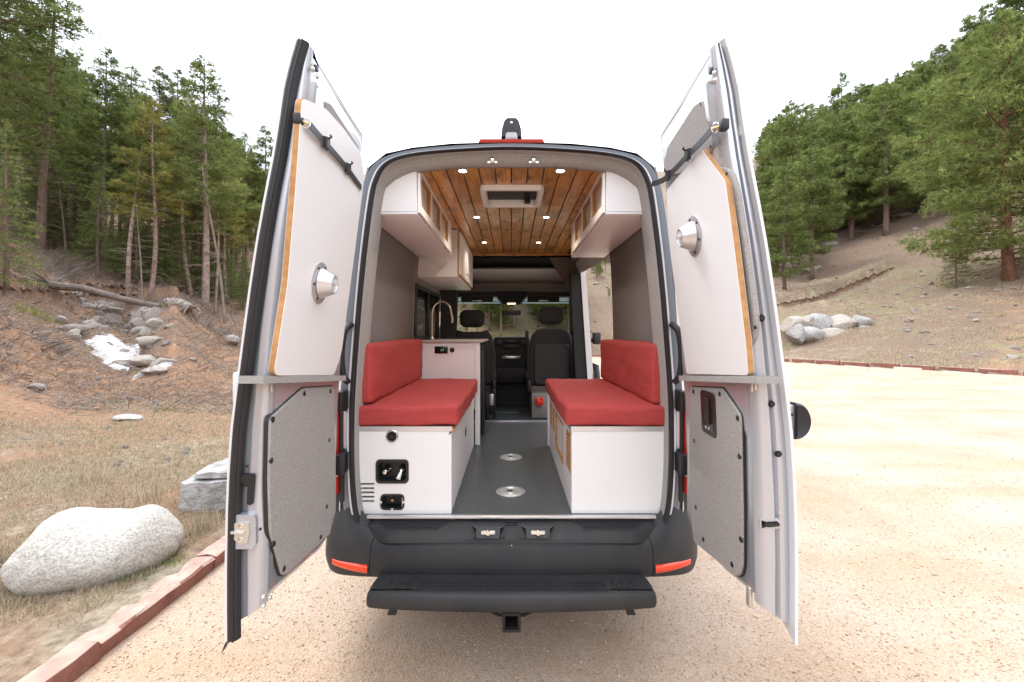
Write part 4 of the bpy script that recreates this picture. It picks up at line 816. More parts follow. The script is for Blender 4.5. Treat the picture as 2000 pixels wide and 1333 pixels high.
# pillars behind the doors: dark corner trim, tail lamps
for s in (-1, 1):
    G = MB(); G.prism([(s*.835, OY+.01, .58), (s*.93, OY+.06, .58), (s*.97, OY+.2, .58), (s*.84, OY+.2, .58)], [(s*.835, OY+.01, .93), (s*.90, OY+.03, .93), (s*.95, OY+.2, .93), (s*.84, OY+.2, .93)]).build('corner_trim', 'bumper', van)
    tl = MB().box(min(s*.872, s*.925), max(s*.872, s*.925), OY-.03, OY+.10, .84, 1.30, .012).build('tail_lamp', 'red_lens', van)
    MB().box(min(s*.868, s*.92), max(s*.868, s*.92), OY-.031, OY+.08, .935, .99, .008).build('clear_lens', 'white', tl)
    MB().box(min(s*.848, s*.872), max(s*.848, s*.872), OY+.0, OY+.06, .80, 1.36, .004).build('lamp_surround', 'black', van)
    for z0, z1 in ((.96, 1.06), (1.27, 1.37)): MB().box(min(s*.822, s*.862), max(s*.822, s*.862), OY-.085, OY+.01, z0, z1, .008).build('hinge', 'black', van)
    MB().box(min(s*.822, s*.850), max(s*.822, s*.850), OY-.002, OY+.012, 1.07, 1.26, .004).build('jamb_plate', 'paint', van)
    # corrugated cable conduit
    pts = catmull([(s*.815, OY-.03, 1.41), (s*.828, OY-.06, 1.45), (s*.833, OY-.07, 1.55), (s*.822, OY-.06, 1.66), (s*.806, OY-.01, 1.70)], 14); rad = [.015+.002*(i % 2) if 10 < i < 24 or i > 38 else .0165 for i in range(len(pts))]
    MB().tube(pts, rad, 10).build('cable_conduit', 'rubber', van)
# sill plate with ribbed tread and two latch pockets
G = MB(); n = 48; V = []; Fc = []
for i in range(n+1):
    x = lerp(-.745, .745, i/n); e = sstep(.60, .745, abs(x)); pk = max(0, 1-abs(abs(x)-.115)/.13); pk = min(1, pk*1.9)
    yb = OY+.035; z1 = .712; V += [(x, yb, z1), (x, yb-.004, z1-.006), (x, OY-.02+.0*e, z1-.020-.010*pk), (x, OY-.05+.03*e, z1-.032-.022*pk), (x, OY-.066+.05*e, z1-.042-.022*pk), (x, OY-.080+.06*e, .650+.01*e), (x, OY-.084+.06*e, .632+.01*e), (x, OY-.03, .60)]
for i in range(n):
    for j in range(7): Fc.append((i*8+j, i*8+j+1, (i+1)*8+j+1, (i+1)*8+j))
sp = mk('sill_plate', V, [f[::-1] for f in Fc], 'bumper', van, True, 25)
for k in range(7):
    for s in (-1, 1):
        x0 = .29+.012*k; x1 = .70-.014*k; yk = OY+.018-.0105*k; zk = .7045-.0035*k
        MB().box(min(s*x0, s*x1), max(s*x0, s*x1), yk-.0025, yk+.0025, zk-.004, zk+.003).build('tread_rib', 'bumper', sp)
for x0, x1, y, z in ((-.035, .035, OY+.0, .703), (-.03, .03, OY-.016, .697)): MB().box(x0, x1, y-.003, y+.003, z-.004, z+.002).build('tread_rib', 'bumper', sp)
for x in (-.115, .13):
    lt = MB().box(x-.036, x+.036, OY-.072, OY-.050, .667, .684, .005).build('latch_catch', 'zinc', van)
    MB().box(x-.030, x+.030, OY-.076, OY-.071, .671, .679).box(x-.009, x+.009, OY-.084, OY-.066, .663, .690, .003).build('latch_pin', 'chrome', lt)
    MB().prism([(x-.06, OY-.052, .690), (x+.06, OY-.052, .690), (x+.085, OY-.040, .698), (x-.085, OY-.040, .698)], [(x-.055, OY-.083, .655), (x+.055, OY-.083, .655), (x+.05, OY-.055, .655), (x-.05, OY-.055, .655)]).build('latch_pocket', 'black', sp)
for x, z in ((-.525, .628), (0, .622), (.525, .628), (.72, .66)): MB().lathe([(0, -.006), (.006, -.005), (.007, .002)], (x, OY-.090+(.055 if abs(x) > .7 else .02*(abs(x) > .5)), z), (0, 1, 0), 12).build('bolt', 'zinc', bp)
MB().box(-.735, .735, OY+.005, OY+.028, .712, .727, .003).build('sill_strip', 'alu', van)
for x in (-.62, -.36, -.10, .10, .36, .62): MB().lathe([(0, -.002), (.004, -.001), (.0045, .001)], (x, OY+.004, .719), (0, 1, 0), 8).build('rivet', 'zinc', van)
# rear step
pts = [(-.640, 2.085), (-.650, 2.01), (-.645, 1.97), (-.615, 1.938), (-.3, 1.915), (0, 1.908), (.3, 1.915), (.615, 1.938), (.645, 1.97), (.650, 2.01), (.640, 2.085)]; O = catmull(pts, 5)
def off(P, k):
    A_ = np.array(P); T_ = np.gradient(A_, axis=0); T_ /= np.linalg.norm(T_, axis=1)[:, None]; return list(A_+np.stack([-T_[:, 1], T_[:, 0]], -1)*k)
V = []; Fc = []; lay = [(off(O, .012), .422), (off(O, .003), .428), (off(O, -.002), .445), (off(O, -.001), .470), (off(O, .004), .490), (off(O, .010), .499), (off(O, .017), .5015)]
n = len(O)
for P_, z in lay: V += [(p[0], p[1], z) for p in P_]
for l in range(len(lay)-1):
    for i in range(n-1): Fc.append((l*n+i, l*n+i+1, (l+1)*n+i+1, (l+1)*n+i))
Fc += [tuple(range(n))[::-1], tuple((len(lay)-1)*n+i for i in range(n))]
st = mk('rear_step', V, Fc, 'bumper', van, True, 40)
for k in range(8):
    MB().box(-.43+.03*k*(k < 3), .43-.03*k*(k < 3), 1.945+k*.0105, 1.949+k*.0105, .500, .5065).build('step_rib', 'bumper', st)
for s in (-1, 1):
    for k in range(3): MB().tube([(s*(.47+.045*k), 2.03, .5045), (s*(.465+.045*k), 1.97+.01*k, .5045), (s*(.43+.045*k), 1.95+.008*k, .5045)], .004, 5).build('step_rib', 'bumper', st)
for x in (-.49, -.125, .125, .49): MB().lathe([(0, .004), (.009, .003), (.011, 0)], (x, 1.99, .504), (0, 0, 1), 10).build('bolt', 'black', st)
for s in (-1, 1): MB().prism([(s*.535-.012, 1.97, .42), (s*.535+.012, 1.97, .42), (s*.535+.012, 1.98, .42), (s*.535-.012, 1.98, .42)], [(s*.545-.020, 1.975, .375), (s*.545+.020, 1.975, .375), (s*.545+.020, 2.0, .375), (s*.545-.020, 2.0, .375)]).build('step_bracket', 'black', van)
# tow hitch
G = MB(); G.box(-.105, .105, 2.05, 2.11, .385, .43, .006); G.tube([(-.105, 2.02, .41), (-.10, 1.99, .385), (-.06, 1.985, .37), (-.03, 1.99, .365)], .007, 6); G.tube([(.105, 2.02, .41), (.10, 1.99, .385), (.06, 1.985, .37), (.03, 1.99, .365)], .007, 6)
G.box(-.035, .035, 2.0, 2.2, .385, .392); G.box(-.035, -.027, 1.97, 2.2, .315, .385); G.box(.027, .035, 1.97, 2.2, .315, .385); G.box(-.035, .035, 1.97, 2.2, .315, .323); G.box(-.035, .035, 1.97, 2.2, .377, .385)
for a, b_, c, d in ((-.042, .042, .307, .320), (-.042, .042, .380, .393), (-.042, -.030, .320, .380), (.030, .042, .320, .380)): G.box(a, b_, 1.958, 1.972, c, d, .003)
G.box(-.5, .5, 2.12, 2.18, .39, .43); G.build('tow_hitch', 'black', van)
# third brake light and camera housing on the roof edge
G = MB(); G.prism([(-.165, OY+.05, 2.630), (.170, OY+.05, 2.630), (.168, OY+.01, 2.622), (-.168, OY+.01, 2.622)], [(-.155, OY+.06, 2.650), (.155, OY+.06, 2.650), (.158, OY+.0, 2.636), (-.158, OY+.0, 2.636)]); bl = G.build('brake_light', 'red_lens', van)
A = [(-.052, 2.640), (-.048, 2.685), (-.037, 2.722), (-.022, 2.738), (.022, 2.738), (.037, 2.722), (.048, 2.685), (.052, 2.640)]; B = [(-.032, 2.648), (-.030, 2.672), (-.027, 2.686), (-.020, 2.691), (.020, 2.691), (.027, 2.686), (.030, 2.672), (.032, 2.648)]
V = []; Fc = []
for P_ in (A, B):
    for y in (OY-.01, OY+.045): V += [(p[0], y, p[1]) for p in P_]
k = len(A)
for i in range(k-1): Fc += [(i, i+1, 2*k+i+1, 2*k+i), (k+i+1, k+i, 3*k+i, 3*k+i+1), (i+1, i, k+i, k+i+1), (2*k+i, 2*k+i+1, 3*k+i+1, 3*k+i)]
mk('camera_housing', V, Fc, 'black', van, False)
MB().prism([(-.05, OY+.12, 2.70), (.05, OY+.12, 2.70), (.036, OY+.10, 2.745), (-.036, OY+.10, 2.745)], [(-.06, OY+.22, 2.66), (.06, OY+.22, 2.66), (.03, OY+.12, 2.772), (-.03, OY+.12, 2.772)]).build('roof_fin', 'white_paint', van)
MB().lathe([(0, -.002), (.006, 0)], (0, OY-.011, 2.714), (0, 1, 0), 10).build('camera_lens', 'chrome', van)

# ---- interior shell
WX = lambda z: float(np.interp(z, [.7, 1.6, 2.0, 2.3, 2.45, 2.53], [.812, .812, .80, .785, .765, .745]))
def liner(name, s, y0, y1, z0, z1, m, th_=.02, hole=None):
    zs = list(np.linspace(z0, z1, 12)); ysl = [y0, y1]
    if hole: ysl = [y0, hole[0], hole[1], y1]; zs = sorted(set(zs+[hole[2], hole[3]]))
    V = []; Fc = []; n = len(zs)
    for y in ysl:
        for z in zs: V.append((s*WX(z), y, z))
    for i in range(len(ysl)-1):
        for j in range(n-1):
            if hole and i == 1 and hole[2] <= zs[j] < hole[3]: continue
            f = (i*n+j, (i+1)*n+j, (i+1)*n+j+1, i*n+j+1); Fc.append(f if s < 0 else f[::-1])
    o = mk(name, V, Fc, m, van, True); md = o.modifiers.new('solid', 'SOLIDIFY'); md.thickness = th_; md.offset = -1; return o
liner('wall_carpet', -1, OY+.10, 3.56, FLZ, 2.53, 'carpet_dark')
liner('wall_carpet', 1, OY+.10, 3.47, FLZ, 2.53, 'carpet_dark')
liner('galley_wall', -1, 3.56, 4.86, FLZ, 2.53, 'carpet_dark', .02, (3.62, 4.72, 1.60, 2.06))
# dark window above the galley
wf = MB(); wx = .815
for a in ((3.60, 4.74, 2.03, 2.07), (3.60, 4.74, 1.585, 1.63), (3.60, 3.64, 1.63, 2.03), (4.70, 4.74, 1.63, 2.03), (4.15, 4.18, 1.63, 2.03)): wf.box(-wx-.01, -wx+.03, *a, .006)
wf = wf.build('galley_window', 'black', van); mk('pane', [(-wx, 3.62, 1.6), (-wx, 4.72, 1.6), (-wx+.02, 4.72, 2.05), (-wx+.02, 3.62, 2.05)], [(0, 1, 2, 3)], 'dark_glass', wf)
# floor
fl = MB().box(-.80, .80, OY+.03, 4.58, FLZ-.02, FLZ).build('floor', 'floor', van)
MB().box(-.45, .45, 4.575, 4.59, FLZ-.01, FLZ+.008, .002).build('floor_strip', 'alu', fl)
M['cabfloor'] = mat('cab_floor_mat', (.05, .065, .075), .5, bump=(40, .002))
MB().box(-.80, .80, 4.59, 5.9, FLZ-.03, FLZ-.004).build('cab_floor', 'cabfloor', van)
MB().box(-.22, .10, 5.0, 5.28, FLZ-.004, FLZ+.02, .008).build('cab_step_mat', 'cabfloor', van)
for x, y, r in ((-.004, 3.27, .084), (-.005, 2.565, .086)):
    mt = MB().lathe([(r, 0), (r, .003), (r*.96, .005), (r*.72, .006), (r*.70, .002), (r*.60, .002), (r*.58, .0055), (r*.50, .0055), (r*.48, .001), (0, .001)], (x, y, FLZ), (0, 0, 1), 40).build('table_leg_mount', 'chrome', fl)
    mt.data.materials[0] = M['alu']
    MB().lathe([(r*.40, .0012), (r*.38, .006), (r*.2, .006), (r*.18, .0015)], (x, y, FLZ), (0, 0, 1), 20).build('mount_core', 'zinc', mt)
    MB().box(x-.02, x+.012, y-.008, y+.010, FLZ+.004, FLZ+.0085, .002).build('mount_core', 'black', mt)
# ceiling of pine planks
cl_ = MB().box(-.72, .72, OY+.11, 4.90, 2.549, 2.56).build('ceiling', 'black', van)
pw = .0882; pm = None
for k in range(-8, 8):
    x = (k+.5)*pw
    if pm is None: pm = meshdata('plank', *(lambda g: (g.v, g.f))(MB().box(-pw/2+.0032, pw/2-.0032, -1.29, 1.29, 0, .018, .002, 1)), 'pine')
    if k in (-2, -1, 0, 1):       # cut round the roof vent
        for y0, y1 in ((OY+.10, 2.58), (2.955, 4.88)): MB().box(x-pw/2+.0032, x+pw/2-.0032, y0, y1, 2.531, 2.549, .002, 1).build('plank', 'pine', cl_, False)
    else: link('plank', pm, cl_, (x, (OY+.10+4.88)/2, 2.531))
MB().box(-.78, .78, 4.862, 4.90, 2.517, 2.531, .003).build('ceiling_edge_strip', 'pine', cl_)
for y in (2.345, 3.29, 4.22):
    for s in (-1, 1):
        lp = MB().lathe([(.030, 0), (.029, -.004), (.022, -.006), (.021, -.003)], (s*.263, y, 2.532), (0, 0, 1), 24).build('ceiling_light', 'alu', van)
        MB().lathe([(0, 0), (.021, .0005)], (s*.263, y, 2.5285), (0, 0, -1), 20).build('lens', 'lamp', lp)
        ld = bpy.data.lights.new('lamp', 'SPOT'); ld.energy = 3.2; ld.color = (1, .82, .64); ld.spot_size = R(150); ld.spot_blend = 1; ld.shadow_soft_size = .02
        lo = bpy.data.objects.new('lamp', ld); COL.objects.link(lo); lo.location = (s*.263, y, 2.514)
# roof vent
vt = thing('roof_vent', (0, 2.7, 2.5), None, None); vt.parent = van; vt.location = Vector((0, 2.7, 2.5))-WL[van.name]; vt.name = 'roof_vent'
def frame_plate(name, w, d, wi, di, zt, zb, r, m, parent, cx, cy):
    A = roundrect(w, d, r); B = roundrect(wi, di, r*.6); k = len(A); V = []; Fc = []
    for P_, z in ((A, zt), (A, zb+.006), ([(a*.985, b*.985) for a, b in A], zb), ([(a*1.02, b*1.02) for a, b in B], zb), (B, zb+.006), (B, zt)): V += [(cx+p[0], cy+p[1], z) for p in P_]
    for l in range(5):
        for i in range(k): Fc.append((l*k+i, l*k+(i+1) % k, (l+1)*k+(i+1) % k, (l+1)*k+i))
    return mk(name, V, Fc, m, parent, True, 30)
frame_plate('vent_frame', .385, .385, .315, .32, 2.540, 2.503, .04, 'white', vt, .003, 2.767)
G = MB(); G.box(-.16, -.155, 2.605, 2.93, 2.53, 2.66).box(.161, .166, 2.605, 2.93, 2.53, 2.66).box(-.16, .166, 2.925, 2.93, 2.53, 2.66).box(-.16, .166, 2.605, 2.61, 2.53, 2.66).box(-.16, .166, 2.61, 2.925, 2.66, 2.665); G.build('vent_well', 'white', vt, False)
MB().lathe([(0, .004), (.148, .004), (.15, .0), (.15, -.01)], (.003, 2.76, 2.603), (0, 0, 1), 40).build('fan_screen', 'darkcab', vt)
MB().box(.085, .125, 2.88, 2.91, 2.515, 2.54, .005).build('vent_knob', 'black', vt)
# carpeted header, door strikers
xs = np.linspace(-.70, .70, 33); zt_ = lambda x: float(np.interp(abs(x), [0, .34, .54, .635, .70], [2.570, 2.553, 2.527, 2.475, 2.40]))
V = []; Fc = []
for x in xs: V += [(x, OY+.03, zt_(x)+.02), (x, OY+.045, zt_(x)-.012), (x, OY+.075, min(zt_(x)-.026, 2.530)), (x, OY+.11, min(zt_(x)-.030, 2.529)), (x, OY+.11, zt_(x)+.03)]
for i in range(32):
    for j in range(4): Fc.append((i*5+j, (i+1)*5+j, (i+1)*5+j+1, i*5+j+1))
mk('header_carpet', V, [f[::-1] for f in Fc], 'carpet', van, True)
for x in (-.098, .114):
    ck = MB().box(x-.024, x+.024, OY+.035, OY+.042, 2.530, 2.540, .002).build('door_striker', 'zinc', van)
    MB().box(x-.008, x+.008, OY+.028, OY+.040, 2.534, 2.555, .002).lathe([(0, -.004), (.006, -.003), (.006, .002)], (x-.019, OY+.034, 2.530), (0, 1, 0), 10).lathe([(0, -.004), (.006, -.003), (.006, .002)], (x+.019, OY+.034, 2.530), (0, 1, 0), 10).build('striker_bolt', 'chrome', ck)

# ---- cab end
G = MB(); G.box(-.95, .95, 4.92, 5.6, 2.46, 2.50); G.box(-.80, .80, 5.35, 5.60, 2.10, 2.49); G.build('cab_headliner', 'darkcab', van)
M['shelf'] = mat('beige_headliner', (.10, .082, .07), .8, bump=(300, .0008))
G = MB(); xs = np.linspace(-.78, .78, 15); V = []; Fc = []
for x in xs: q = .04*(x/.78)**2; V += [(x, 5.10+q, 2.245), (x, 5.07+q, 2.24), (x, 5.055+q, 2.215), (x, 5.10+q, 2.17), (x, 5.35, 2.15)]
for i in range(14):
    for j in range(4): Fc.append((i*5+j, (i+1)*5+j, (i+1)*5+j+1, i*5+j+1))
mk('overhead_shelf', V, Fc, 'shelf', van, True)
MB().prism([(-.20, 5.30, 2.13), (.20, 5.30, 2.13), (.22, 5.45, 2.13), (-.22, 5.45, 2.13)], [(-.10, 5.42, 2.005), (.10, 5.42, 2.005), (.12, 5.58, 2.005), (-.12, 5.58, 2.005)]).build('roof_console', 'darkcab', van)
MB().box(-.052, .052, 5.405, 5.43, 2.006, 2.024, .003).build('reading_lamp', 'consl', van)
for x in (-.43, .40): MB().box(x-.20, x+.20, 5.44, 5.47, 2.035, 2.15, .01).build('sun_visor', 'darkcab', van); MB().box(x-.06, x+.06, 5.42, 5.44, 2.045, 2.060, .003).build('visor_lamp', 'alu', van)
mr_ = MB().box(-.115, .115, 5.30, 5.325, 1.863, 1.925, .012).build('rear_view_mirror', 'black', van); MB().tube([(0, 5.32, 1.9), (0, 5.45, 1.99), (0, 5.50, 2.02)], .018, 8).build('mirror_stem', 'black', mr_)
# dashboard
G = MB(); G.box(-.80, .80, 5.55, 5.95, 1.28, 1.50, .05); G.build('dashboard', 'darkcab', van)
cn = MB().box(-.225, .225, 5.42, 5.65, 1.20, 1.60, .03).box(-.20, .20, 5.40, 5.62, 1.02, 1.22, .03).build('centre_console', 'darkcab', van)
for x0, x1, z0, z1, m in ((-.085, .085, 1.525, 1.56, 'black'), (-.10, .10, 1.46, 1.50, 'black'), (-.11, .11, 1.33, 1.362, 'white'), (-.19, -.12, 1.50, 1.56, 'black'), (.12, .19, 1.50, 1.56, 'black')):
    MB().box(x0, x1, 5.395, 5.425, z0, z1, .004).build('console_label' if m == 'white' else 'console_vent', 'alu' if m == 'white' else m, cn)
for x in (-.085, .085): MB().box(x-.015, x+.015, 5.39, 5.396, 1.34, 1.353, .002).build('label_mark', 'black', cn)
MB().box(.165, .205, 5.2, 5.30, 1.25, 1.68, .015).build('handbrake_grip', 'black', van)
MB().box(-.80, -.795, 4.88, 5.9, .7, 1.5).box(.795, .80, 4.88, 5.9, .7, 1.5).build('cab_door_card', 'darkcab', van)
MB().box(-.5, .55, 5.5, 5.9, .72, 1.3).build('footwell', 'darkcab', van)
# B pillars
G = MB(); G.prism([(-.81, 4.84, .7), (-.66, 4.88, .7), (-.66, 5.0, .7), (-.81, 5.0, .7)], [(-.78, 4.84, 2.47), (-.60, 4.88, 2.47), (-.60, 5.0, 2.47), (-.78, 5.0, 2.47)]).build('cab_pillar', 'darkcab', van)
G = MB(); G.prism([(.72, 4.72, .7), (.86, 4.72, .7), (.86, 4.86, .7), (.72, 4.86, .7)], [(.64, 4.72, 2.30), (.74, 4.72, 2.30), (.74, 4.86, 2.30), (.64, 4.86, 2.30)]).build('cab_pillar', 'darkcab', van)
MB().prism([(.862, 4.70, .55), (.93, 4.70, .55), (.93, 4.80, .55), (.862, 4.80, .55)], [(.745, 4.70, 2.33), (.80, 4.70, 2.33), (.80, 4.80, 2.33), (.745, 4.80, 2.33)]).build('door_jamb', 'white_paint', van)
MB().prism([(.42, 4.9, 2.50), (.78, 4.9, 2.50), (.76, 4.9, 2.12), (.66, 4.9, 2.14)], [(.42, 4.95, 2.50), (.78, 4.95, 2.50), (.76, 4.95, 2.12), (.66, 4.95, 2.14)]).build('pillar_carpet', 'shelf', van)
MB().box(.66, .80, 3.5, 4.9, 2.44, 2.51, .02).build('side_door_header', 'carpet_dark', van)
mr2 = MB().box(.93, 1.02, 4.95, 5.03, 1.52, 1.66, .02).build('wing_mirror', 'black', van); MB().tube([(.86, 5.1, 1.55), (.95, 5.0, 1.57)], .02, 8).build('mirror_arm', 'black', mr2)
MB().box(.876, .884, 4.695, 4.70, 1.15, 1.24, .002).build('hinge_plate', 'brass', van)

def rbox(c, size, r, nx=10, ny=10, nz=5, puff=0, noise=0, seed=0, nfreq=4, rot=0, sag=0):
    """rounded, slightly puffed block"""
    b = bmesh.new(); bmesh.ops.create_cube(b, size=2); bmesh.ops.subdivide_edges(b, edges=b.edges[:], cuts=max(nx, nz), use_grid_fill=True)
    P = np.array([v.co[:] for v in b.verts]); h = np.array(size)/2; 
    W = P*h; inner = np.clip(W, -(h-r), h-r); dl = W-inner; ln = np.linalg.norm(dl, axis=1); k = ln > 1e-6; W[k] = inner[k]+dl[k]/ln[k, None]*r
    fall = (1-np.abs(P[:, 0])**3)*(1-np.abs(P[:, 1])**3)*(1-np.abs(P[:, 2])**3)
    for a in range(3):
        o = [i for i in range(3) if i != a]; m_ = np.abs(P[:, a]) > .98; W[m_, a] += np.sign(P[m_, a])*puff*(1-np.abs(P[m_, o[0]])**4)*(1-np.abs(P[m_, o[1]])**4)
    if noise:
        q = W+np.array(c); W += (np.stack([fbm(q[:, 1]*nfreq, q[:, 2]*nfreq*1.5, seed), fbm(q[:, 0]*nfreq, q[:, 2]*nfreq*1.5, seed+3), fbm(q[:, 0]*nfreq, q[:, 1]*nfreq, seed+6)], -1))*noise*2
    for v, p in zip(b.verts, W): v.co = p
    if rot: bmesh.ops.rotate(b, verts=b.verts, matrix=Matrix.Rotation(rot, 3, 'X'))
    for v in b.verts: v.co += Vector(c)
    return MB().bm(b)
for x, sc_ in ((-.455, 1), (.455, 1)):
    sx = x; y = 4.93 if x > 0 else 4.98
    zt = 1.70 if x > 0 else 1.665
    se = thing('cab_seat', (sx, y, .72), None, None); se.parent = van; se.location = Vector((sx, y, .72))-WL[van.name]
    V = []; Fc = []; Pf = [(.235, 1.05), (.265, 1.15), (.27, 1.35), (.255, 1.52), (.225, 1.62), (.17, 1.685), (.10, zt)]
    A = Pf+[(-a, b) for a, b in Pf[::-1]]; ins = lambda k: [(a*(1-k), 1.3+(b-1.3)*(1-k)) for a, b in A]
    lay = [(ins(.14), -.015), (ins(.03), 0), (A, .03), (A, .10), (ins(.05), .14)]; n = len(A)
    for P_, dy in lay: V += [(sx+p[0], y+dy, p[1]) for p in P_]
    for l in range(4):
        for i in range(n): Fc.append((l*n+i, l*n+(i+1) % n, (l+1)*n+(i+1) % n, (l+1)*n+i))
    Fc += [tuple(range(n))[::-1], tuple(4*n+i for i in range(n))]
    bk = mk('backrest', V, Fc, 'seatfab', se, True, 50)
    pn = roundrect(.40, .46, .05); MB().prism([(sx+p[0], y-.022, 1.30+p[1]) for p in pn], [(sx+p[0]*.96, y-.030, 1.30+p[1]*.97) for p in pn]).build('back_panel', 'black', se)
    hc = 1.845 if x > 0 else 1.815
    rbox((sx, y+.06, hc), (.27, .10, .185), .045, 8, 8, 8, .01).build('headrest', 'seatfab', se)
    for s in (-1, 1): MB().tube([(sx+s*.06, y+.06, zt-.02), (sx+s*.06, y+.06, hc-.07)], .007, 8).build('headrest_post', 'chrome', se)
    rbox((sx, y+.36, 1.12), (.52, .55, .16), .05, 6, 6, 6, .01).build('seat_cushion', 'seatfab', se)
    MB().box(sx-.24, sx+.24, y-.02, y+.5, .72, 1.05, .02).build('seat_base', 'darkcab' if x < 0 else 'shelf', se)
    for s in (-1, 1): MB().box(sx+s*.255-.025, sx+s*.255+.025, y-.05, y+.25, .98, 1.12, .02).build('recliner_cover', 'black', se)
M['gray_metal'] = mat('gray_seat_box', (.20, .19, .18), .5)
MB().box(.22, .47, 4.74, 4.90, .722, .99, .01).build('seat_box', 'gray_metal', van); rs_ = MB().box(.262, .345, 4.70, 4.74, .86, .955, .012).build('red_isolator_switch', 'red_lens', van)
MB().box(.285, .325, 4.69, 4.70, .89, .925, .004).build('switch_key', 'red_bright', rs_)
G = MB(); G.box(-.29, -.24, 4.62, 4.68, .73, 1.02, .008).box(-.20, -.17, 4.66, 4.70, .73, 1.05, .006).build('seat_belt_anchor', 'black', van)
MB().box(-.235, -.19, 4.63, 4.64, .88, 1.00, .003).build('belt_buckle_label', 'alu', van)

# ================================================================ fitted furniture
def panel_box(name, x0, x1, y0, y1, z0, z1, m, parent, bev=.003): return MB().box(x0, x1, y0, y1, z0, z1, bev, 1).build(name, m, parent)
BZ = 1.172; BY0, BY1 = 2.245, 3.60
lb = thing('storage_bench', (-.55, 2.9, FLZ), 'white storage bench on the left with shower taps, socket and louvres in its end', 'bench')
rb = thing('storage_bench', (.55, 2.9, FLZ), 'plain fronted white storage bench on the right with oak slatted side vent', 'bench')
LI, RI = -.310, .310
# left bench: end panel with cut-outs (shower box, drain box, 5 louvres, round port)
def cut_panel(name, x0, x1, z0, z1, y, th_, holes, m, parent, axis='x'):
    """flat panel facing the camera with rectangular holes: built of grid cells"""
    xs = sorted({x0, x1, *[h[0] for h in holes], *[h[1] for h in holes]}); zs = sorted({z0, z1, *[h[2] for h in holes], *[h[3] for h in holes]})
    b = bmesh.new(); vs = {}
    def gv(i, j, k):
        if (i, j, k) not in vs: vs[(i, j, k)] = b.verts.new((xs[i], y+th_*k, zs[j]) if axis == 'x' else (y+th_*k, xs[i], zs[j]))
        return vs[(i, j, k)]
    solid = lambda i, j: 0 <= i < len(xs)-1 and 0 <= j < len(zs)-1 and not any(h[0]-1e-6 <= xs[i] and xs[i+1] <= h[1]+1e-6 and h[2]-1e-6 <= zs[j] and zs[j+1] <= h[3]+1e-6 for h in holes)
    for i in range(len(xs)-1):
        for j in range(len(zs)-1):
            if not solid(i, j): continue
            for k in (0, 1): b.faces.new([gv(i, j, k), gv(i+1, j, k), gv(i+1, j+1, k), gv(i, j+1, k)])
            for (di, dj, e) in ((-1, 0, ((i, j), (i, j+1))), (1, 0, ((i+1, j), (i+1, j+1))), (0, -1, ((i, j), (i+1, j))), (0, 1, ((i, j+1), (i+1, j+1)))):
                if not solid(i+di, j+dj): b.faces.new([gv(*e[0], 0), gv(*e[1], 0), gv(*e[1], 1), gv(*e[0], 1)])
    bmesh.ops.recalc_face_normals(b, faces=b.faces[:])
    return MB().bm(b).build(name, m, parent, False)
X = lambda px: (px-HX)/F*BY0
Zp = lambda py: CH+(HY-py)/F*BY0
louv = [(X(700), X(731), Zp(y+2.1), Zp(y-2.1)) for y in (946, 954.5, 962.5, 971, 979.5)]
holes = louv+[(X(739), X(795), Zp(940), Zp(902)), (X(746), X(785), Zp(993), Zp(969))]
cut_panel('end_panel', -.808, LI, FLZ+.002, BZ-.004, BY0, .018, holes, 'laminate', lb)
MB().box(-.80, -.68, BY0+.03, BY0+.04, .75, .90).build('vent_cavity', 'black', lb)
panel_box('side_panel', LI-.016, LI-.0015, BY0+.0185, BY1, FLZ+.002, BZ-.03, 'laminate', lb)
panel_box('top_board', -.81, LI-.002, BY0+.02, BY1, BZ-.018, BZ-.004, 'ply', lb)
MB().box(-.80, LI+.004, BY0-.003, BY0+.001, BZ-.024, BZ, .0008, 1).box(-.80, LI+.004, BY0-.003, BY0+.02, BZ-.001, BZ+.0015).build('edge_trim', 'alu', lb)
MB().prism([(LI-.014, BY0+.0, BZ-.045), (LI+.012, BY0+.0, BZ-.022), (LI+.012, BY0+.0, BZ-.006), (LI-.002, BY0+.0, BZ-.006)], [(LI-.014, BY1, BZ-.045), (LI+.012, BY1, BZ-.022), (LI+.012, BY1, BZ-.006), (LI-.002, BY1, BZ-.006)]).build('lid_edge', 'ply', lb)
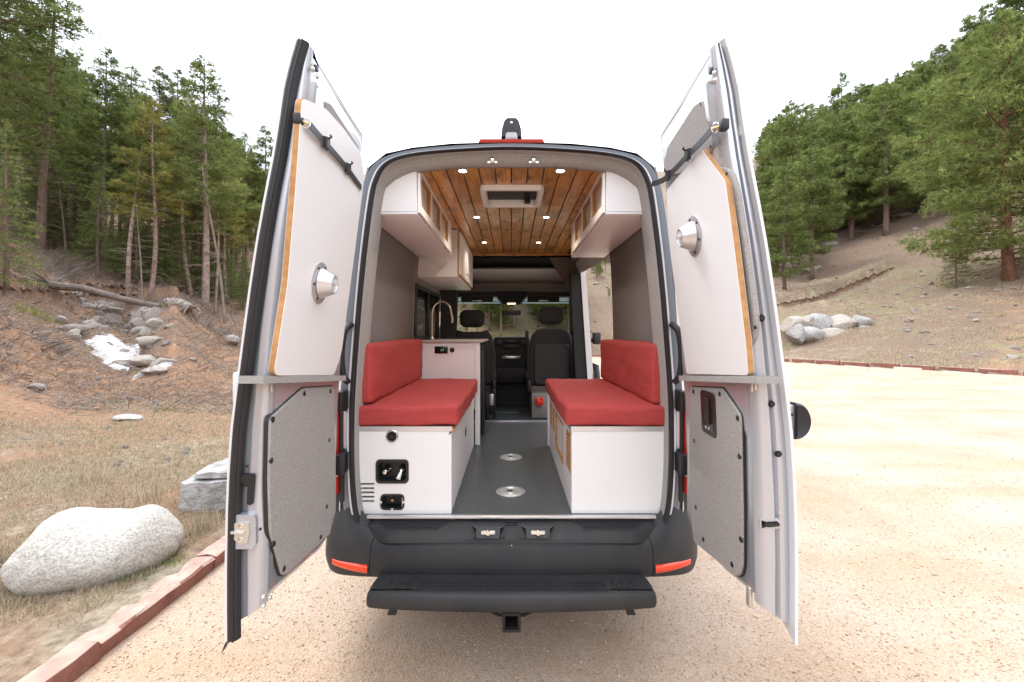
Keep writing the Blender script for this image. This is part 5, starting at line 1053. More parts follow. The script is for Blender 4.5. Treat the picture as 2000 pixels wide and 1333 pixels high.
# round port with finger pull
def dport(c, r, parent):
    p = MB().lathe([(0, -.004), (r*.66, -.004), (r*.72, -.001)], c, (0, 1, 0), 28).build('round_port', 'screen', parent)
    MB().lathe([(r*.70, -.001), (r*.74, -.006), (r*.92, -.006), (r, -.003), (r, .001)], c, (0, 1, 0), 32).build('port_bezel', 'chrome', p)
    for s in (-1, 1): MB().lathe([(0, -.008), (.003, -.007), (.003, 0)], (c[0]+s*r*.86, c[1], c[2]), (0, 1, 0), 8).build('screw', 'black', p)
dport((X(766), BY0-.001, Zp(852.5)), .0335, lb)
MB().lathe([(0, -.006), (.012, -.006), (.012, .0)], (X(766), BY0-.006, Zp(852.5)), (0, 1, 0), 8).build('port_cap', 'black', lb)
def tray(name, px0, px1, py0, py1, depth, lip, parent):
    cx, cz = (X(px0)+X(px1))/2, (Zp(py0)+Zp(py1))/2; w, h = X(px1)-X(px0), Zp(py0)-Zp(py1)
    V = []; Fc = []; k = None
    for sc_, r, y in ((1, .022, BY0-.0005), (.99, .022, BY0-.006), (.80, .016, BY0-.006), (.77, .014, BY0+.004), (.73, .012, BY0+depth)):
        e = (1-sc_)*min(w, h)*1.1; A = roundrect(w-e, h-e, r); k = len(A); V += [(cx+p[0], y, cz+p[1]) for p in A]
    for l in range(4):
        for i in range(k): Fc.append((l*k+i, l*k+(i+1) % k, (l+1)*k+(i+1) % k, (l+1)*k+i))
    Fc.append(tuple(4*k+i for i in range(k))); return mk(name, V, [f[::-1] for f in Fc], 'black', parent, True, 35), cx, cz
ty, cx, cz = tray('shower_box', 734, 798.5, 897.5, 944.5, .05, .01, lb)
for dx, rot in ((-.041, 0), (.038, 1)):
    c = Vector((cx+dx+.008, BY0+.03, cz+.002)); t1 = MB().lathe([(.021, .012), (.021, .0), (.018, -.006), (.010, -.014), (.010, -.03)], c, (0, 1, 0), 20).build('tap', 'chrome', ty)
    if rot: MB().tube([c+Vector((.0, -.02, .002)), c+Vector((-.006, -.05, -.022)), c+Vector((-.008, -.058, -.03))], [.011, .0125, .012], 14).build('tap_spout', 'chrome', ty)
    else: MB().lathe([(0, -.026), (.010, -.024), (.0185, -.010), (.018, .0)], c+Vector((-.002, -.016, -.002)), (0.1, 1, .1), 20).build('tap_knob', 'chrome', ty)
ty2, cx2, cz2 = tray('socket_box', 743, 790, 965, 996, .045, .01, lb)
MB().tube([(cx2-.012, BY0+.03, cz2+.0), (cx2+.002, BY0+.0, cz2+.008), (cx2+.018, BY0+.02, cz2-.006)], .006, 8).build('socket_flap', 'black', ty2); MB().lathe([(0, -.004), (.006, -.003), (.006, .002)], (cx2, BY0+.0, cz2+.008), (0, 1, 0), 10).build('socket_pin', 'brass', ty2)
for dx, dz in ((-.058, .0), (.058, .0), (0, -.037)): MB().box(cx2+dx-.005, cx2+dx+.005, BY0-.0085, BY0-.005, cz2+dz-.005, cz2+dz+.005, .001).build('clip', 'white', ty2)
MB().lathe([(0, .001), (.028, .001), (.031, -.003), (.034, 0)], (LI+.0005, 2.955, .985), (1, 0, 0), 24).build('finger_pull', 'black', lb)
# right bench
panel_box('end_panel', RI, .808, BY0, BY0+.018, FLZ+.002, BZ-.004, 'laminate', rb)
holes = [(BY0+.05, 2.47, .905, 1.115), (2.62, 3.08, .855, 1.105), (3.14, 3.27, .93, 1.10), (3.33, 3.50, .93, 1.10)]
cut_panel('side_panel', BY0+.0185, BY1, FLZ+.002, BZ-.026, RI+.0015, .014, holes, 'laminate', rb, axis='y')
for k in range(10): z = .912+k*.0205; MB().box(RI-.001, RI+.013, BY0+.045, 2.475, z, z+.011, .002, 1).build('vent_slat', 'ply', rb)
for y0, y1, z0, z1 in holes[1:]:
    fr_ = MB()
    for a in ((y0, y1, z1-.016, z1), (y0, y1, z0, z0+.016), (y0, y0+.016, z0+.016, z1-.016), (y1-.016, y1, z0+.016, z1-.016)): fr_.box(RI-.0005, RI+.017, *a, .002, 1)
    fr_.build('hatch_edge', 'ply', rb); panel_box('hatch_panel', RI+.012, RI+.02, y0+.016, y1-.016, z0+.016, z1-.016, 'laminate', rb)
MB().box(RI+.03, RI+.034, BY0+.02, 3.55, .75, 1.13).build('inner_board', 'black', rb)
panel_box('top_board', RI+.002, .81, BY0+.02, BY1, BZ-.018, BZ-.004, 'ply', rb)
MB().box(RI-.004, .80, BY0-.003, BY0+.001, BZ-.024, BZ, .0008, 1).box(RI-.004, .80, BY0-.003, BY0+.02, BZ-.001, BZ+.0015).box(RI-.004, RI-.001, BY0, BY1, BZ-.024, BZ).build('edge_trim', 'alu', rb)
MB().box(RI-.006, RI+.012, BY0+.004, BY0+.03, BZ-.046, BZ-.026, .003).build('lid_edge', 'ply', rb)
MB().box(RI-.012, RI+.004, 3.585, 3.61, FLZ+.002, BZ-.002, .003).build('end_post', 'laminate', rb)

# cushions
def cushion(name, c, size, seed, label, rot=0): o = rbox(c, size, .019, 30, 30, 30, .005, .009, seed, 6, rot).build(name, 'red', None, True, 180); return tag(o, label, 'cushion')
cushion('seat_cushion', (-.541, 2.905, BZ+.002+.053), (.535, 1.33, .106), 1, 'thick red seat cushion lying on the left white bench')
cushion('seat_cushion', (.543, 2.905, BZ+.002+.053), (.53, 1.33, .106), 2, 'thick red seat cushion lying on the right white bench')
cushion('back_cushion', (-.772, 2.93, BZ+.111+.158), (.085, 1.32, .316), 3, 'upright red back cushion against the left carpeted wall')
cushion('back_cushion', (.772, 2.93, BZ+.111+.158), (.085, 1.32, .316), 4, 'upright red back cushion against the right carpeted wall')

# galley
gl = thing('galley_cabinet', (-.53, 3.98, FLZ), 'white galley cabinet with counter behind the left bench seat', 'cabinet')
GY = 3.615
panel_box('end_panel', -.81, -.285, GY, GY+.018, FLZ+.3, 1.572, 'laminate', gl); panel_box('corner_post', -.302, -.262, GY-.012, GY+.03, FLZ+.002, 1.572, 'laminate', gl)
panel_box('side_panel', -.29, -.270, GY+.031, GY+.10, FLZ+.002, 1.55, 'laminate', gl)
fd = MB().box(-.30, -.262, GY+.10, 4.30, FLZ+.03, 1.545, .006).build('fridge_door', 'black', gl); MB().box(-.262, -.245, GY+.11, GY+.14, 1.0, 1.53, .004).build('fridge_handle', 'black', fd)
MB().box(-.262, -.235, GY+.12, GY+.16, .78, 1.50, .008).build('side_frame', 'black', gl)
M['counter'] = mat('pale_counter', (.42, .38, .36), .4)
panel_box('countertop', -.81, -.235, GY-.02, 4.45, 1.573, 1.590, 'counter', gl)
U2 = lambda px, py: U(px, py, GY-.001)
a, b_ = U2(849, 691), U2(875, 677); dp = MB().box(a.x, b_.x, GY-.008, GY-.0005, a.z, b_.z, .003).build('control_panel', 'screen', gl)
MB().box(a.x+.022, b_.x-.012, GY-.010, GY-.008, a.z+.018, b_.z-.012).build('display', 'screen', dp)
def digit(txt, loc, size, m, parent, rx=90):
    cu = bpy.data.curves.new('readout', 'FONT'); cu.body = txt; cu.size = size; cu.extrude = .0003; cu.align_x = 'CENTER'; tmp = bpy.data.objects.new('t', cu); COL.objects.link(tmp)
    dg = bpy.context.evaluated_depsgraph_get(); me = bpy.data.meshes.new_from_object(tmp.evaluated_get(dg)); bpy.data.objects.remove(tmp); me.materials.clear(); me.materials.append(M[m]); o = link('readout', me, parent, loc); o.rotation_euler = (R(rx), 0, 0); return o
digit('3.7', (a.x+.065, GY-.0112, a.z+.022), .022, 'green', dp)
c = U2(883, 684); MB().lathe([(0, -.012), (.012, -.012), (.020, -.004), (.021, 0)], (c.x, GY-.0005, c.z), (0, 1, 0), 20).build('dial', 'black', gl)
fa = [(-.735, 4.02, 1.59), (-.735, 4.02, 1.74), (-.733, 4.02, 1.84), (-.715, 4.02, 1.90), (-.67, 4.02, 1.937), (-.62, 4.02, 1.935), (-.575, 4.02, 1.90), (-.558, 4.02, 1.84), (-.548, 4.02, 1.77)]
o = MB().tube(catmull(fa, 6), .0115, 12).lathe([(.024, 0), (.024, .012), (.014, .03)], (-.735, 4.02, 1.590), (0, 0, 1), 20).lathe([(.0145, -.03), (.014, .03)], (-.549, 4.02, 1.775), (0, 0, 1), 14).build('faucet', 'bronze', gl)
MB().box(-.79, -.30, 3.75, 4.35, 1.40, 1.42).build('sink_basin', 'alu', gl)
o = thing('sill_board', (-.78, 4.1, 1.6), None, None); bpy.data.objects.remove(o)
panel_box('back_splash', -.808, -.80, GY+.0, 4.45, 1.592, 1.625, 'counter', gl)

# overhead cabinets
M['frost'] = mat('cabinet_inner_panel', (.60, .56, .51), .35, coat=.3)
def overhead(s, label):
    t_ = thing('overhead_cabinet', (s*.65, 2.9, 2.29), label, 'cabinet'); y0, y1 = 2.29, 3.50; z0, z1 = 2.292, 2.529; xi = s*.497; xo = s*.772
    b = [min(xi, xo), max(xi, xo)]
    # end panel with curved outer top
    P_ = [(s*.499, z0+.002), (s*.499, z1), (s*.70, z1), (s*.745, z1-.03), (s*.772, z1-.09), (s*.777, z0+.002)]
    MB().prism([(p[0], y0, p[1]) for p in P_], [(p[0], y0+.014, p[1]) for p in P_]).build('end_panel', 'laminate', t_, True, 20)
    MB().box(b[0], b[1], y0-.001, 3.62, z0-.012, z0, .004).build('bottom_board', 'laminate', t_)
    holes = [(2.335, 2.615, z0+.045, z1-.028), (2.665, 2.965, z0+.045, z1-.028), (3.015, 3.33, z0+.045, z1-.028)]
    cut_panel('face_frame', y0+.0145, y1, z0+.001, z1-.001, xi if s < 0 else xi-.014, .014, holes, 'laminate', t_, axis='y')
    for a0, a1, c0, c1 in holes:
        g = MB(); xx = (xi-.004, xi+.012) if s < 0 else (xi-.012, xi+.004)
        xx = (min(xx), max(xx))
        for q in ((a0-.001, a1+.001, c1-.009, c1+.001), (a0-.001, a1+.001, c0-.001, c0+.009), (a0-.001, a0+.009, c0+.009, c1-.009), (a1-.009, a1+.001, c0+.009, c1-.009)): g.box(xx[0], xx[1], *q)
        dr = g.build('door_edge', 'ply', t_, False); xp = xi-s*.0+s*.006; MB().box(min(xp, xp+s*.005), max(xp, xp+s*.005), a0+.008, a1-.008, c0+.008, c1-.008).build('door_panel', 'frost', t_, False)
    MB().box(min(xi, xi-s*.014), max(xi, xi-s*.014), y1+.001, y1+.02, z0-.012, z1-.001, .002).build('end_stile', 'laminate', t_)
    MB().box(b[0], b[1], y1, y1+.016, z0, z1-.002).build('far_panel', 'laminate', t_)
overhead(-1, 'white overhead cabinet with three oak edged doors above the left bench')
overhead(1, 'white overhead cabinet with three oak edged doors above the right bench')
gc = thing('galley_cupboard', (-.62, 4.3, 2.14), 'white wall cupboard with two knobbed doors hanging above the galley counter', 'cabinet')
z0, z1, y0, y1 = 2.142, 2.525, 3.68, 4.86
MB().prism([(p[0], y0, p[1]) for p in ((-.457, z0), (-.457, z1), (-.77, z1), (-.795, z0))], [(p[0], y0+.016, p[1]) for p in ((-.457, z0), (-.457, z1), (-.77, z1), (-.795, z0))]).build('end_panel', 'laminate', gc, False)
MB().box(-.80, -.455, y0-.001, y1, z0-.014, z0-.0005, .002).build('bottom_board', 'laminate', gc)
MB().box(-.456, -.448, y0+.001, y1, z0-.0, z1).build('face_frame', 'ply', gc)
for a0, a1 in ((y0+.03, 4.24), (4.27, y1-.03)):
    dr = MB().box(-.4475, -.436, a0, a1, z0+.012, z1-.012, .002).build('door', 'laminate', gc)
    g = MB()
    for q in ((a0+.0, a1, z1-.06, z1-.012), (a0, a1, z0+.012, z0+.06), (a0, a0+.06, z0+.06, z1-.06), (a1-.06, a1, z0+.06, z1-.06)): g.box(-.4355, -.430, *q, .001, 1)
    g.build('door_rail', 'laminate', dr); MB().lathe([(0, .018), (.008, .016), (.009, .008), (.004, 0)], (-.430, a1-.06 if a0 < 4 else a0+.06, z0+.07), (1, 0, 0), 12).build('knob', 'bronze', dr)

# ================================================================ the two rear doors
FZ = [.60, .65, .75, .90, 1.08, 1.20, 1.345, 1.50, 1.66, 1.80, 1.94, 2.08, 2.235, 2.35, 2.446, 2.53, 2.605, 2.66]
FX = [.925, .925, .926, .926, .923, .918, .908, .889, .868, .849, .828, .803, .773, .755, .742, .722, .700, .68]      # outer skin at the free edge
HB = [.86, .86, .864, .870, .870, .868, .862, .850, .840, .826, .812, .795, .776, .762, .750, .742, .732, .728]      # outer skin at the hinge edge
IZ = [.60, .75, 1.08, 1.345, 1.50, 1.66, 1.94, 2.235, 2.446, 2.605, 2.66]
IFX = [.81, .808, .80, .795, .787, .778, .745, .702, .672, .655, .65]       # inner face near the free edge
IHX = [.838, .838, .838, .828, .817, .807, .783, .748, .730, .715, .71]      # inner face near the hinge edge
YF, YH = 1.405, 2.115
def Xo(y, z): t_ = np.clip((YH-y)/(YH-YF), 0, 1); return np.interp(z, FZ, HB)*(1-t_)+np.interp(z, FZ, FX)*t_
def Xi(y, z): t_ = np.clip((YH-y)/(YH-YF), 0, 1); return np.interp(z, IZ, IHX)*(1-t_)+np.interp(z, IZ, IFX)*t_
ZB = lambda y: np.interp(y, [YF, 1.46, 1.55, 1.73, 1.96, 2.05, YH], [.650, .69, .72, .70, .68, .72, .80])
ZBI = lambda y: np.interp(y, [YF, 1.50, 1.73, 1.96, 2.04, YH], [.765, .755, .715, .698, .735, .81])
ZT = lambda y: np.interp(y, [YF, 1.46, YH], [2.612, 2.625, 2.62])
def D(px, py, off=0.0):
    """point of a photo pixel on the inner face of a door (off = towards the van's centre line)"""
    s = -1 if px < HX else 1; k = abs(px-HX)/F; a, b = 1.2, 2.3
    for _ in range(40):
        m_ = (a+b)/2; z = CH+(HY-py)/F*m_
        if k*m_ > Xi(m_, z)-off: b = m_
        else: a = m_
    y = (a+b)/2; return Vector((s*(Xi(y, CH+(HY-py)/F*y)-off), y, CH+(HY-py)/F*y))
def sub(P, n=3, closed=True):
    o = []; k = len(P)
    for i in range(k):
        for j in range(n): o.append(tuple(np.array(P[i])*(1-j/n)+np.array(P[(i+1) % k])*j/n))
    return o
def rounded(P, r, n=4):
    """round the corners of an outline given in (y,z)"""
    o = []; k = len(P)
    for i in range(k):
        a, b, c = np.array(P[i-1]), np.array(P[i]), np.array(P[(i+1) % k]); u, w = a-b, c-b; lu, lw = np.linalg.norm(u), np.linalg.norm(w); q = min(r, lu*.45, lw*.45); p0 = b+u/lu*q; p1 = b+w/lw*q
        for j in range(n+1): t_ = j/n; o.append(tuple((1-t_)**2*p0+2*t_*(1-t_)*b+t_*t_*p1))
    return o
def onface(s, P, off0, off1, name, m, parent, r=.0, edge=.003):
    """plate lying on the door's inner face; P in (y,z)"""
    if r: P = rounded(P, r)
    P = [tuple(p) for p in P]; n = len(P); A = np.array(P); c = A.mean(0)
    if sum(P[i][0]*P[(i+1) % n][1]-P[(i+1) % n][0]*P[i][1] for i in range(n)) < 0: P = P[::-1]; A = np.array(P)
    ins = []
    for i in range(n):
        t_ = A[(i+1) % n]-A[i-1]; t_ /= np.linalg.norm(t_)+1e-9; ins.append(A[i]+np.array([-t_[1], t_[0]])*edge)
    b = bmesh.new(); lay = []
    for Q, of in ((P, off0), (P, off1-edge), (ins, off1)): lay.append([b.verts.new((s*(Xi(q[0], q[1])-of), q[0], q[1])) for q in Q])
    for l in (0, 1):
        for i in range(n): b.faces.new([lay[l][i], lay[l][(i+1) % n], lay[l+1][(i+1) % n], lay[l+1][i]])
    f = b.faces.new(lay[2]); f.normal_update(); bmesh.ops.triangulate(b, faces=[f])
    bmesh.ops.recalc_face_normals(b, faces=b.faces[:]); return MB().bm(b).build(name, m, parent, True, 40)
def door(s):
    t_ = thing('rear_door', (s*.84, YH, .7), None, None); t_.parent = van; t_.location = Vector((s*.84, YH, .7))-WL[van.name]
    t_['label'] = 'left rear door with black rubber seal down its free edge' if s < 0 else 'right rear door without seal, with black stop on its outer side'
    # outer skin
    ny, nz = 24, 60; V = []; Fc = []
    for l, dx in ((0, .0), (1, .010)):
        for i in range(ny+1):
            y = lerp(YF, YH, (i/ny))
            for j in range(nz+1):
                w = j/nz; z = lerp(ZB(y), ZT(y), w); V.append((s*(Xo(y, z)-dx), y, z))
    A = lambda l, i, j: l*(ny+1)*(nz+1)+i*(nz+1)+j
    for l in (0, 1):
        for i in range(ny):
            for j in range(nz): Fc.append((A(l, i, j), A(l, i+1, j), A(l, i+1, j+1), A(l, i, j+1)))
    for i in range(ny): Fc += [(A(0, i, 0), A(0, i+1, 0), A(1, i+1, 0), A(1, i, 0)), (A(0, i, nz), A(0, i+1, nz), A(1, i+1, nz), A(1, i, nz))]
    for j in range(nz): Fc += [(A(0, 0, j), A(0, 0, j+1), A(1, 0, j+1), A(1, 0, j)), (A(0, ny, j), A(0, ny, j+1), A(1, ny, j+1), A(1, ny, j))]
    mk('outer_skin', V, Fc, 'white_paint', t_, True, 30)
    # inner pressing
    U_ = [0, .04, .10, .18, .26, .34, .42, .46, .50, .54, .62, .70, .78, .86, .93, .98, 1.0]; cols = []
    for u in U_: cols.append(('e', u))
    ys_ = list(np.linspace(0, 1, 60))[1:-1]
    for v in ys_: cols.append(('f', v))
    cols += [('h', .0), ('h', .5), ('h', 1.0)]; nz = 150; V = []; Fc = []
    lowp = [(1.47, .80), (1.47, 1.31), (1.60, 1.40), (2.05, 1.41), (2.05, .95), (1.90, .82), (1.62, .78), (1.50, .78)]; upp = [(1.53, 1.47), (1.50, 2.15), (1.66, 2.34), (1.95, 2.46), (2.05, 2.4), (2.05, 1.50)]
    hx = [(1.44, 2.53), (1.54, 2.54), (1.52, 2.38), (1.455, 2.30)]
    for j in range(nz+1):
        w = j/nz
        for c, u in cols:
            if c == 'e': y = YF+.012
            elif c == 'f': y = lerp(YF+.045, YH-.02, u)
            else: y = YH-.012
            zb, zt = (.70+.065*u if c == 'e' else ZBI(y)), ZT(y)-.014; z = lerp(zb, zt, w)
            if c == 'e':
                xo, xi = Xo(YF, z)-.012, Xi(YF+.045, z); bulge = .85*u; x = lerp(xo, xi, u)
                yy = YF+.014+.001*math.sin(u*3)+ .031*max(0, (u-.80)/.20)**2
                if s > 0: yy += .016*math.exp(-((u-.42)/.045)**2)+.012*(1-sstep(.0, .22, u))
                else: yy += .010*(1-sstep(.36, .52, u))
                # latch box widens the lower part
                lb_ = math.exp(-((z-1.02)/.16)**4); yy -= .004*lb_*sstep(.3, .5, u)*(1-sstep(.85, 1, u))
            elif c == 'f':
                x = Xi(y, z); yy = y; d1 = float(sdf_poly(y, z, lowp)); d2 = float(sdf_poly(y, z, upp)); d3 = float(sdf_poly(y, z, hx))
                x += .006*(1-sstep(-.022, 0, d1))+.014*(1-sstep(-.03, 0, d2))-.012*(1-sstep(-.02, .0, d3))
                x += .012*math.exp(-((z-1.455)/.012)**2)*0
                q = min(w, 1-w); x += .03*(1-sstep(0, .02, q))
                x += .010*sstep(.965, 1, u)+.012*(1-sstep(0, .03, u))
            else: xi, xo = Xi(y, z)+.012, Xo(y, z)-.012; x = lerp(xi, xo, u); yy = YH-.012
            V.append((s*x, yy, z))
    k = len(cols)
    for j in range(nz):
        for i in range(k-1): Fc.append((j*k+i, j*k+i+1, (j+1)*k+i+1, (j+1)*k+i))
    Fc += [tuple(range(k))[::-1], tuple(nz*k+i for i in range(k))]
    if s > 0: Fc = [f[::-1] for f in Fc]
    mk('inner_panel', V, Fc, 'paint', t_, True, 50)
    return t_
dL = door(-1); dR = door(1)
yz = lambda px, py, off=0: (lambda p: (p.y, p.z))(D(px, py, off))
# seal down the free edge of the left door
zs = np.linspace(.665, 2.600, 60); V = []; Fc = []; pf = [(.004, .012), (.006, -.004), (.014, -.010), (.030, -.006), (.036, .0), (.040, .014)]
for z in zs:
    bl_ = .010*math.exp(-((z-1.0)/.10)**2)
    for i, (dx, dy) in enumerate(pf): V.append((-(Xo(YF, z)-.004-dx*(1.0 if z > .8 else 1)+(0 if i > 3 else 0)), YF+dy, z))
k = len(pf)
for j in range(len(zs)-1):
    for i in range(k-1): Fc.append((j*k+i, j*k+i+1, (j+1)*k+i+1, (j+1)*k+i))
mk('edge_seal', V, Fc, 'rubber', dL, True, 35)
G = MB().tube([(-(Xo(YF, z)-.031), YF-.009, z) for z in zs], .0035, 6); G.build('seal_bead', 'black', dL)
MB().prism([(-.925, YF, .655), (-.885, YF, .70), (-.885, YF+.02, .70), (-.925, YF+.02, .655)], [(-.935, YF-.005, .625), (-.920, YF-.005, .65), (-.920, YF+.01, .65), (-.935, YF+.01, .625)]).build('seal_tip', 'rubber', dL)
# lower carpet panels with studs
PLl = [(588, 756), (649.5, 752.5), (651, 900), (650, 1000), (641, 1045), (556, 1124), (545, 1127), (521, 1040), (518, 940), (521, 816)]
PLr = [(1351, 754), (1415, 756), (1452, 810), (1456, 1000), (1456, 1108), (1450, 1128), (1440, 1127), (1359, 1060), (1351, 1000), (1349, 900)]
for s, dd, P_, st_ in ((-1, dL, PLl, [(594, 769), (645, 764.5), (533, 820), (643, 860), (530, 900), (638, 990), (534.5, 1063), (626, 1049), (554.6, 1111)]),
                       (1, dR, PLr, [(1354.5, 765.5), (1406, 770), (1441, 817), (1356, 861.6), (1444, 892), (1359, 991), (1374, 1054), (1447, 1054), (1430, 1103)])):
    P2 = [yz(*p) for p in P_]; onface(s, P2, -.008, .0035, 'panel_gasket', 'rubber', dd, .02, .002)
    c = np.array(P2).mean(0); P3 = [tuple(c+(np.array(p)-c)*np.array([.985, .990])) for p in P2]; cp = onface(s, P3, .003, .011, 'carpet_panel', 'carpet', dd, .02, .004)
    for q in st_:
        p = D(*q, .011); MB().lathe([(0, .003), (.0095, .002), (.011, -.003)], p, (-s, 0, 0), 12).build('stud', 'black', dd)
    if s > 0:
        a, b_ = D(1372, 842, .012), D(1397, 770, .012); cy, cz_ = (a.y+b_.y)/2, (a.z+b_.z)/2; w, h = abs(a.y-b_.y), abs(a.z-b_.z); RR = [(cy+p[0], cz_+p[1]) for p in roundrect(w, h, .022)]
        hb = onface(1, RR, .011, .016, 'door_handle_bezel', 'black', dd, 0, .003); RR2 = [(cy+p[0], cz_+p[1]) for p in roundrect(w*.66, h*.78, .012)]; onface(1, RR2, .0165, .0168, 'handle_recess', 'screen', dd, 0, .0001)
        RR3 = [(cy+.0+p[0], cz_+.01+p[1]) for p in roundrect(w*.30, h*.62, .008)]; onface(1, RR3, .017, .024, 'handle_lever', 'black', dd, 0, .003)
        for dy in (-.012, .012): MB().lathe([(0, .003), (.006, .002), (.006, 0)], (Xi(cy, cz_)-.017, cy+dy, cz_-h*.33), (-1, 0, 0), 10).build('screw', 'alu', dd)
# upper carpet infills
onface(1, [yz(*p) for p in [(1300, 318), (1306, 287), (1357, 208), (1372, 197), (1382, 214), (1396, 280), (1390, 300), (1372, 320), (1330, 340), (1302, 345)]], -.012, .006, 'window_carpet', 'carpet', dR, .015)
onface(-1, [yz(*p) for p in [(633, 198), (645, 204), (698, 285), (701, 312), (697, 320), (672, 300), (636, 230)]], -.012, .004, 'window_carpet', 'carpet', dL, .01)
onface(1, [yz(*p) for p in [(1396, 332), (1412, 325), (1428, 334), (1440, 370), (1452, 450), (1468, 560), (1477, 630), (1474, 660), (1462, 680), (1440, 690), (1404, 400)]], -.012, .004, 'side_carpet', 'carpet', dR, .02)
for q in ((1419, 340), (1369, 203), (1388, 287), (1475, 640)): MB().lathe([(0, .003), (.006, .002), (.006, -.002)], D(*q, .005), (-1, 0, 0), 10).build('stud', 'black', dR)
# shelves
for s, dd, A_ in ((-1, dL, ((514, 742), (676, 739))), (1, dR, ((1478, 742), (1326, 739)))):
    p0, p1 = D(*A_[0], .03), D(*A_[1], .04); x0 = lambda p: s*abs(p.x); G = MB()
    o_ = Vector((s*.075, 0, 0)); i_ = Vector((0, 0, 0)); t2 = Vector((0, 0, .012)); 
    G.prism([p0+i_-t2, p0+o_-t2, p0+o_+t2, p0+i_+t2], [p1+i_-t2, p1+o_-t2, p1+o_+t2, p1+i_+t2]).build('shelf', 'carpet', dd)
    for px_ in ((523, 531) if s < 0 else (1468, 1475)):
        q = D(px_, 757 if px_ in (531, 1468) else 754, .004); MB().box(q.x-.003, q.x+.003, q.y-.004, q.y+.004, q.z-.014, q.z+.014, .002).build('shelf_bracket', 'alu', dd)
# hardware of the left door's free edge
u = lambda px, py, y=YF+.006: U(px, py, y)
def edge_plate(name, P_, y0, y1, m, parent): A = [u(*p) for p in P_]; A = [Vector((a.x, y0, a.z)) for a in A]; return MB().prism(A, [Vector((a.x, y1, a.z)) for a in A]).build(name, m, parent, True, 30)
E0 = YF+.016
edge_plate('latch_housing', [(455, 1012), (462, 1004), (499, 1004), (503, 1012), (503, 1060), (496, 1070), (462, 1070), (455, 1062)], E0, E0-.020, 'paint', dL)
lt = edge_plate('latch_plate', [(460, 1020), (472, 1016), (490, 1018), (492, 1036), (488, 1056), (474, 1060), (460, 1048)], E0-.0205, E0-.025, 'zinc', dL)
p = u(476, 1036); MB().box(p.x-.030, p.x+.014, E0-.034, E0-.024, p.z-.004, p.z+.006, .004).build('latch_bolt', 'zinc', dL)
for q in ((476, 1024), (475, 1050)): p = u(*q); MB().lathe([(0, -.003), (.006, -.002), (.006, .002)], (p.x, E0-.026, p.z), (0, 1, 0), 12).build('screw', 'chrome', dL)
lv = edge_plate('edge_lever', [(469, 932), (474, 926), (495, 926), (497, 931), (494, 984), (490, 987), (484, 986), (482, 982), (484, 952), (471, 942)], E0, E0-.012, 'black', dL)
for q, r in (((478, 912.5), .004), ((476, 950), .004), ((504, 1036), .006)): p = u(*q); MB().lathe([(0, -.003), (r, -.002), (r, .003)], (p.x, E0-.001, p.z), (0, 1, 0), 10).build('plug', 'black', dL)
for q in ((516, 1166), (528, 1168), (516, 1184), (612, 135), (621, 150), (619, 168)): p = D(*q, .003 if q[1] > 999 else .010); MB().lathe([(0, .005), (.006, .003), (.008, -.004)], p, (1, 0, 0), 12).build('bolt', 'zinc', dL)
p = D(618, 134, .008); MB().lathe([(0, .004), (.011, .003), (.012, -.004)], p, (1, 0, 0), 12).build('plug', 'rubber', dL)
# hardware of the right door's free edge
for q in ((1490.5, 621.5), (1510, 790.5), (1523.6, 888.5)):
    p = u(*q); pl_ = MB().lathe([(0, -.004), (.0075, -.004), (.008, -.001), (.010, -.003), (.0115, .004)], (p.x, E0-.001, p.z), (0, 1, 0), 20).build('rubber_plug', 'black', dR)
edge_plate('latch_surround', [(1486, 1018), (1490, 1013), (1522, 1014), (1528, 1022), (1526, 1032), (1520, 1035), (1492, 1038), (1487, 1034)], E0, E0-.004, 'paint', dR)
edge_plate('latch_slot', [(1489, 1018), (1498, 1021), (1520, 1020), (1525, 1026), (1520, 1030), (1500, 1030), (1490, 1034)], E0-.0045, E0-.006, 'screen', dR)
edge_plate('latch_lever', [(1494, 1022), (1522, 1022), (1522, 1028), (1500, 1030), (1492, 1028)], E0-.0065, E0-.012, 'zinc', dR).data.materials[0] = M['black']
for q in ((1505, 1005), (1526, 1004), (1505, 1040)): p = u(*q); MB().lathe([(0, -.002), (.004, -.0015), (.005, .002)], (p.x, E0-.001, p.z), (0, 1, 0), 10).build('screw', 'zinc', dR)
for q in ((1394, 143), (1385, 159), (1396, 157)): MB().lathe([(0, .005), (.006, .003), (.008, -.004)], D(*q, .012), (-1, 0, 0), 12).build('bolt', 'zinc', dR)
MB().lathe([(0, .004), (.011, .003), (.012, -.004)], D(1388, 139, .010), (-1, 0, 0), 12).build('plug', 'rubber', dR)
p = D(1463, 1160, .0); MB().box(p.x-.006, p.x+.008, p.y-.012, p.y+.012, p.z-.045, p.z+.025, .006).build('lower_catch', 'zinc', dR)
p = D(497, 1192, .0)
# round rubber stop outside the right door
c = U(1546, 821, 1.50); V = []; n = 28
G = MB(); prof = []
for i in range(n+1):
    a = -PI/2+PI*i/n; prof.append((.052*math.cos(a)**.9 if math.cos(a) > 0 else 0, .062*math.sin(a)))
A = [(c.x+p_[0], c.z+p_[1]) for p_ in prof]
V = []; Fc = []
for y, k_ in ((c.y-.026, .80), (c.y-.030, .90), (c.y-.020, 1.0), (c.y+.02, 1.0), (c.y+.03, .9)): V += [(c.x+(a-c.x)*k_, y, c.z+(z-c.z)*k_) for a, z in A]
k = n+1
for l in range(4):
    for i in range(n): Fc.append((l*k+i, l*k+i+1, (l+1)*k+i+1, (l+1)*k+i))
    Fc.append((l*k+n, l*k, (l+1)*k, (l+1)*k+n))
Fc += [tuple(range(k))[::-1], tuple(4*k+i for i in range(k))]; sb = mk('stop_buffer', V, Fc, 'rubber', dR, True, 40)
